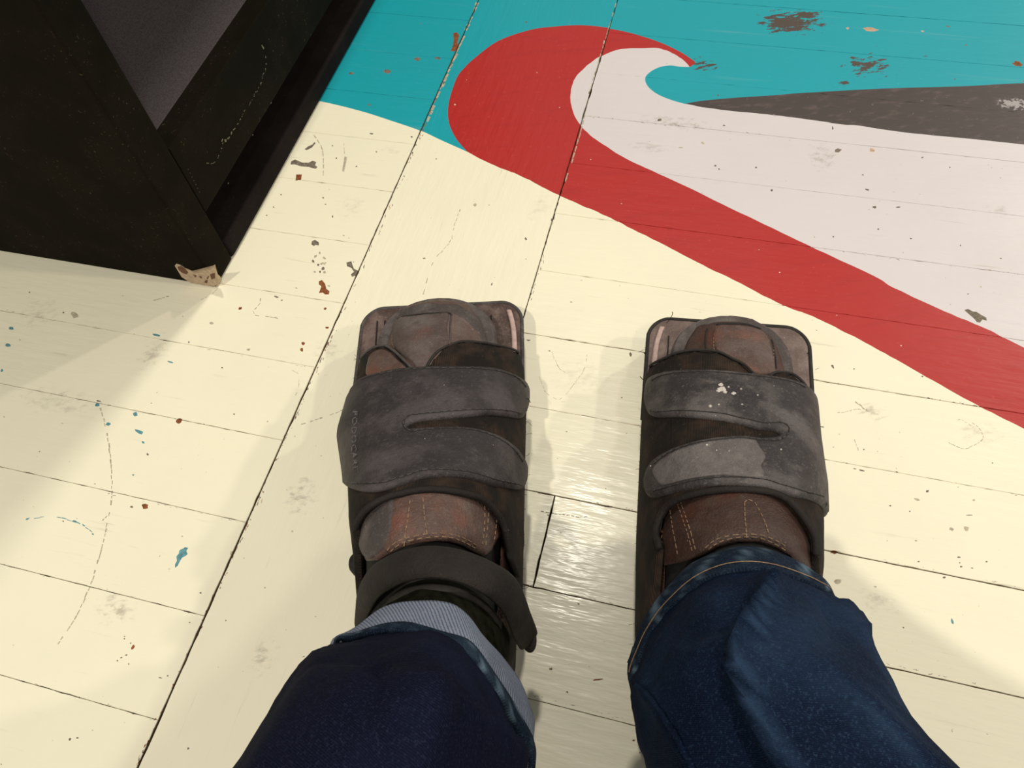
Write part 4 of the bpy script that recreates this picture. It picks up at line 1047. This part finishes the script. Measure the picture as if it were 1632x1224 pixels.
cloth('turned_up_cuff', [r0, rm_, r1], [m_cuffin], jl, 6, cap_end=False, wr=.0008, th=.0016)['label'] = 'pale inside-out denim cuff'
# dark stitched edge band of the cuff
cb = sum(r1, Vector()) / n64
e0 = [p.lerp(q, .66) + (p - cb).normalized() * .0012 for p, q in zip(r0, r1)]; e1 = [p + (p - cb).normalized() * .0020 for p in r1]
e2 = [p + (q - p) * .12 - (q - cb).normalized() * .003 for p, q in zip(r1, r1)]
def hemwear(t, u, v): return max(0, noise.noise(Vector((u * 46, t * 2, 1))) * 2.6 - .45) * .9
cloth('cuff_edge', [e0, [a.lerp(b, .5) + (a - cb).normalized() * .001 for a, b in zip(e0, e1)], e1], [m_hem], jl, 4, wear_lightf=hemwear, cap_end=False, wr=.0006, th=.003)
AX = Vector((-.03, -.13, .10))
b0 = ring_from(PX([(524, 1040, .165), (570, 1010, .185), (620, 990, .19), (680, 995, .195), (730, 1015, .195), (775, 1060, .185), (800, 1120, .165), (740, 1165, .15), (650, 1160, .15), (560, 1110, .155)]), n64)
b1 = ring_from(PX([(511, 1041, .188), (556, 1022, .207), (620, 1024, .222), (680, 1034, .228), (740, 1056, .228), (782, 1100, .208), (812, 1175, .175), (720, 1235, .155), (600, 1200, .16), (540, 1110, .175)]), n64)
b2 = ring_from(PX([(458, 1102, .21), (500, 1060, .24), (580, 1052, .258), (660, 1064, .265), (720, 1090, .262), (780, 1140, .238), (834, 1212, .19), (730, 1295, .175), (570, 1280, .175), (480, 1190, .185)]), n64)
b3 = ring_from(PX([(384, 1222, .225), (430, 1150, .262), (520, 1110, .285), (620, 1112, .295), (700, 1140, .292), (775, 1195, .265), (832, 1275, .225), (720, 1400, .20), (540, 1400, .19), (420, 1310, .20)]), n64)
k1 = ell(Vector((-.100, -.080, .290)), Vector((-.03, -.17, .12)), .060, .062, n64)
k2 = ell(Vector((-.130, -.165, .355)), Vector((-.02, -.17, .07)), .068, .070, n64)
k3 = ell(Vector((-.155, -.240, .385)), Vector((.01, -.17, -.01)), .073, .074, n64)
k4 = ell(Vector((-.145, -.36, .375)), Vector((.01, -.17, -.02)), .076, .076, n64)
k5 = ell(Vector((-.130, -.50, .36)), Vector((.02, -.17, -.02)), .082, .080, n64)
foldL = [([(600, 1060), (590, 1140), (610, 1224)], -.004, 26), ([(500, 1060), (470, 1120), (430, 1200)], .002, 26), ([(680, 1040), (700, 1100), (690, 1200)], .003, 30)]
cloth('denim_leg', [b0, b1, b2, b3, k1, k2, k3, k4, k5], [m_jeanL], jl, 5, foldL, wr=.002)
# right leg
jr = empty_child('trouser_leg', 'faded mid-blue jeans leg with a stitched hem over the boot')
q0 = ring_from(PX([(1008, 1063, .10), (1019, 1003, .115), (1038, 964, .13), (1069, 925, .145), (1104, 896, .155), (1151, 875, .162), (1193, 868, .164), (1236, 877, .163), (1275, 896, .157), (1297, 917, .15), (1311, 943, .14), (1312, 1010, .12), (1262, 1090, .10), (1150, 1150, .085), (1050, 1130, .085)]), n64)
q1 = ring_from(PX([(1009, 1090, .122), (1026, 1033, .141), (1052, 988, .157), (1082, 954, .173), (1113, 928, .184), (1152, 911, .192), (1193, 906, .195), (1237, 912, .195), (1279, 926, .190), (1306, 938, .183), (1324, 953, .170), (1335, 1020, .145), (1275, 1115, .12), (1150, 1175, .10), (1045, 1158, .10)]), n64)
q15 = ring_from(PX([(1006, 1108, .138), (1025, 1053, .160), (1054, 1005, .178), (1087, 968, .193), (1118, 942, .205), (1156, 928, .213), (1195, 924, .217), (1240, 930, .217), (1285, 938, .212), (1325, 950, .204), (1364, 972, .190), (1381, 1010, .17), (1345, 1125, .14), (1200, 1195, .12), (1050, 1178, .12)]), n64)
q2 = ring_from(PX([(1013, 1155, .165), (1035, 1080, .195), (1075, 1020, .215), (1120, 985, .230), (1170, 970, .238), (1220, 968, .242), (1270, 975, .241), (1320, 988, .235), (1365, 1008, .225), (1392, 1032, .212), (1405, 1066, .198), (1420, 1130, .175), (1370, 1230, .15), (1220, 1260, .14), (1060, 1230, .145)]), n64)
q3 = ring_from(PX([(1036, 1226, .19), (1070, 1150, .225), (1120, 1095, .25), (1180, 1068, .265), (1240, 1060, .27), (1300, 1065, .27), (1360, 1082, .265), (1410, 1105, .255), (1445, 1130, .243), (1467, 1160, .23), (1490, 1195, .215), (1490, 1290, .185), (1400, 1380, .165), (1230, 1390, .155), (1080, 1330, .165)]), n64)
kk1 = ell(Vector((.088, -.075, .262)), Vector((.02, -.17, .10)), .062, .064, n64)
kk2 = ell(Vector((.115, -.165, .335)), Vector((.02, -.17, .07)), .068, .070, n64)
kk3 = ell(Vector((.150, -.240, .375)), Vector((-.01, -.17, -.01)), .073, .074, n64)
kk4 = ell(Vector((.140, -.36, .37)), Vector((-.01, -.17, -.02)), .076, .076, n64)
kk5 = ell(Vector((.125, -.50, .36)), Vector((-.02, -.17, -.02)), .082, .080, n64)
ridgeA = [(1229, 935), (1207, 971), (1179, 1020), (1173, 1063), (1193, 1116), (1211, 1152), (1245, 1210)]
ridgeB = [(1307, 1077), (1364, 1120), (1424, 1170), (1480, 1224)]
foldR = [(ridgeA, .0062, 17), ([(x - 42, y + 8) for x, y in ridgeA], -.0045, 26), ([(1215, 1090), (1260, 1110), (1330, 1150)], -.004, 26), (ridgeB, .0035, 18), ([(1290, 1120), (1350, 1165), (1420, 1224)], -.003, 18), ([(1240, 980), (1300, 1010), (1350, 1070), (1390, 1100)], .0025, 28), ([(1022, 1090), (1060, 1140), (1100, 1200), (1115, 1230)], .0030, 12), ([(1350, 965), (1372, 1000)], .003, 16), ([(1320, 960), (1335, 1010)], -.003, 14), ([(1090, 1010), (1130, 970), (1180, 955)], -.002, 18)]
def ridge_lightR(t, u, v):  # highlights on the fold ridges painted into the denim colour, plus paler patches
    x, y = W2I(v) if (v - CAM).dot(BACK) < -.02 else (0, 0)
    w = 0
    for line, amp, wd in ((ridgeA, .60, 12), (ridgeB, .34, 15)):
        md = 1e9
        for (ax_, ay_), (bx_, by_) in zip(line[:-1], line[1:]):
            vx, vy = bx_ - ax_, by_ - ay_; tt = max(0, min(1, ((x - ax_) * vx + (y - ay_) * vy) / (vx * vx + vy * vy)))
            md = min(md, math.hypot(x - ax_ - vx * tt, y - ay_ - vy * tt))
        w += amp * math.exp(-(md / wd) ** 2)
    w += .30 * math.exp(-(((x - 1275) / 75) ** 2 + ((y - 1010) / 60) ** 2)) + .35 * math.exp(-(((x - 1425) / 30) ** 2 + ((y - 1120) / 40) ** 2)) + .22 * math.exp(-(((x - 1340) / 25) ** 2 + ((y - 965) / 18) ** 2))
    return w
cloth('denim_leg', [q1, q15, q2, q3, kk1, kk2, kk3, kk4, kk5], [m_jeanR], jr, 6, foldR, ridge_lightR, wr=.002)
cq = sum(q0, Vector()) / n64
cloth('stitched_hem', [[p - (p - cq).normalized() * .0005 for p in q0], [a.lerp(b, .5) + (a - cq).normalized() * .0028 for a, b in zip(q0, q1)], [p + (p - cq).normalized() * .0016 for p in q1]], [m_hem], jr, 5, wear_lightf=lambda t, u, v: max(0, noise.noise(Vector((u * 60 + t * 2.5, t * 1.0, 4))) * 2.4 - .42) * .95, cap_end=False, wr=.0006, th=.0035)
st = []
V = []; F = []
hem_line = [a.lerp(b, .88) + (a - cq).normalized() * .0022 for a, b in zip(q0, q1)]
hl = hem_line[2:60]
v, f = tube_path(hl, .00022, 5); mesh_obj('hem_thread', [PINV @ q for q in v], f, m_thread, jr)
# the hips that carry both thighs, behind the camera
hip = cloth('seat_of_jeans', [ell(Vector((0, -.46, .365)), Vector((0, -1, 0)), .205, .080, n64), ell(Vector((0, -.54, .37)), Vector((0, -1, 0)), .215, .095, n64), ell(Vector((0, -.62, .38)), Vector((0, -1, .2)), .20, .10, n64), ell(Vector((0, -.68, .41)), Vector((0, -1, .5)), .15, .07, n64)], [m_jeanL], person, 4)

dg = bpy.context.evaluated_depsgraph_get(); dg.update()
dl = [c for c in jr.children if c.name.startswith('denim_leg')][0]
bv = BVHTree.FromPolygons([dl.matrix_world @ v.co for v in dl.data.vertices], [tuple(p.vertices) for p in dl.data.polygons])
def on_leg(x, y, up=.0006):
    d = ((x - 816) / FPX * RIGHT - (y - 612) / FPX * UP - BACK).normalized()
    l, n, i, q = bv.ray_cast(CAM, d)
    return None if l is None else l + (n if n.dot(d) < 0 else -n) * up
for dx, nm, rr, mt in ((0, 'side_seam', .0012, m_jeanR),):
    ps_ = [on_leg(p.x + dx, p.y) for p in smooth([Vector(q) for q in ((1014, 1092), (1036, 1112), (1062, 1147), (1083, 1182), (1100, 1212), (1118, 1250))], 5)]
    ps_ = [p for p in ps_ if p is not None]
    if len(ps_) > 4: tube(nm, ps_, rr, mt, jr, 6)
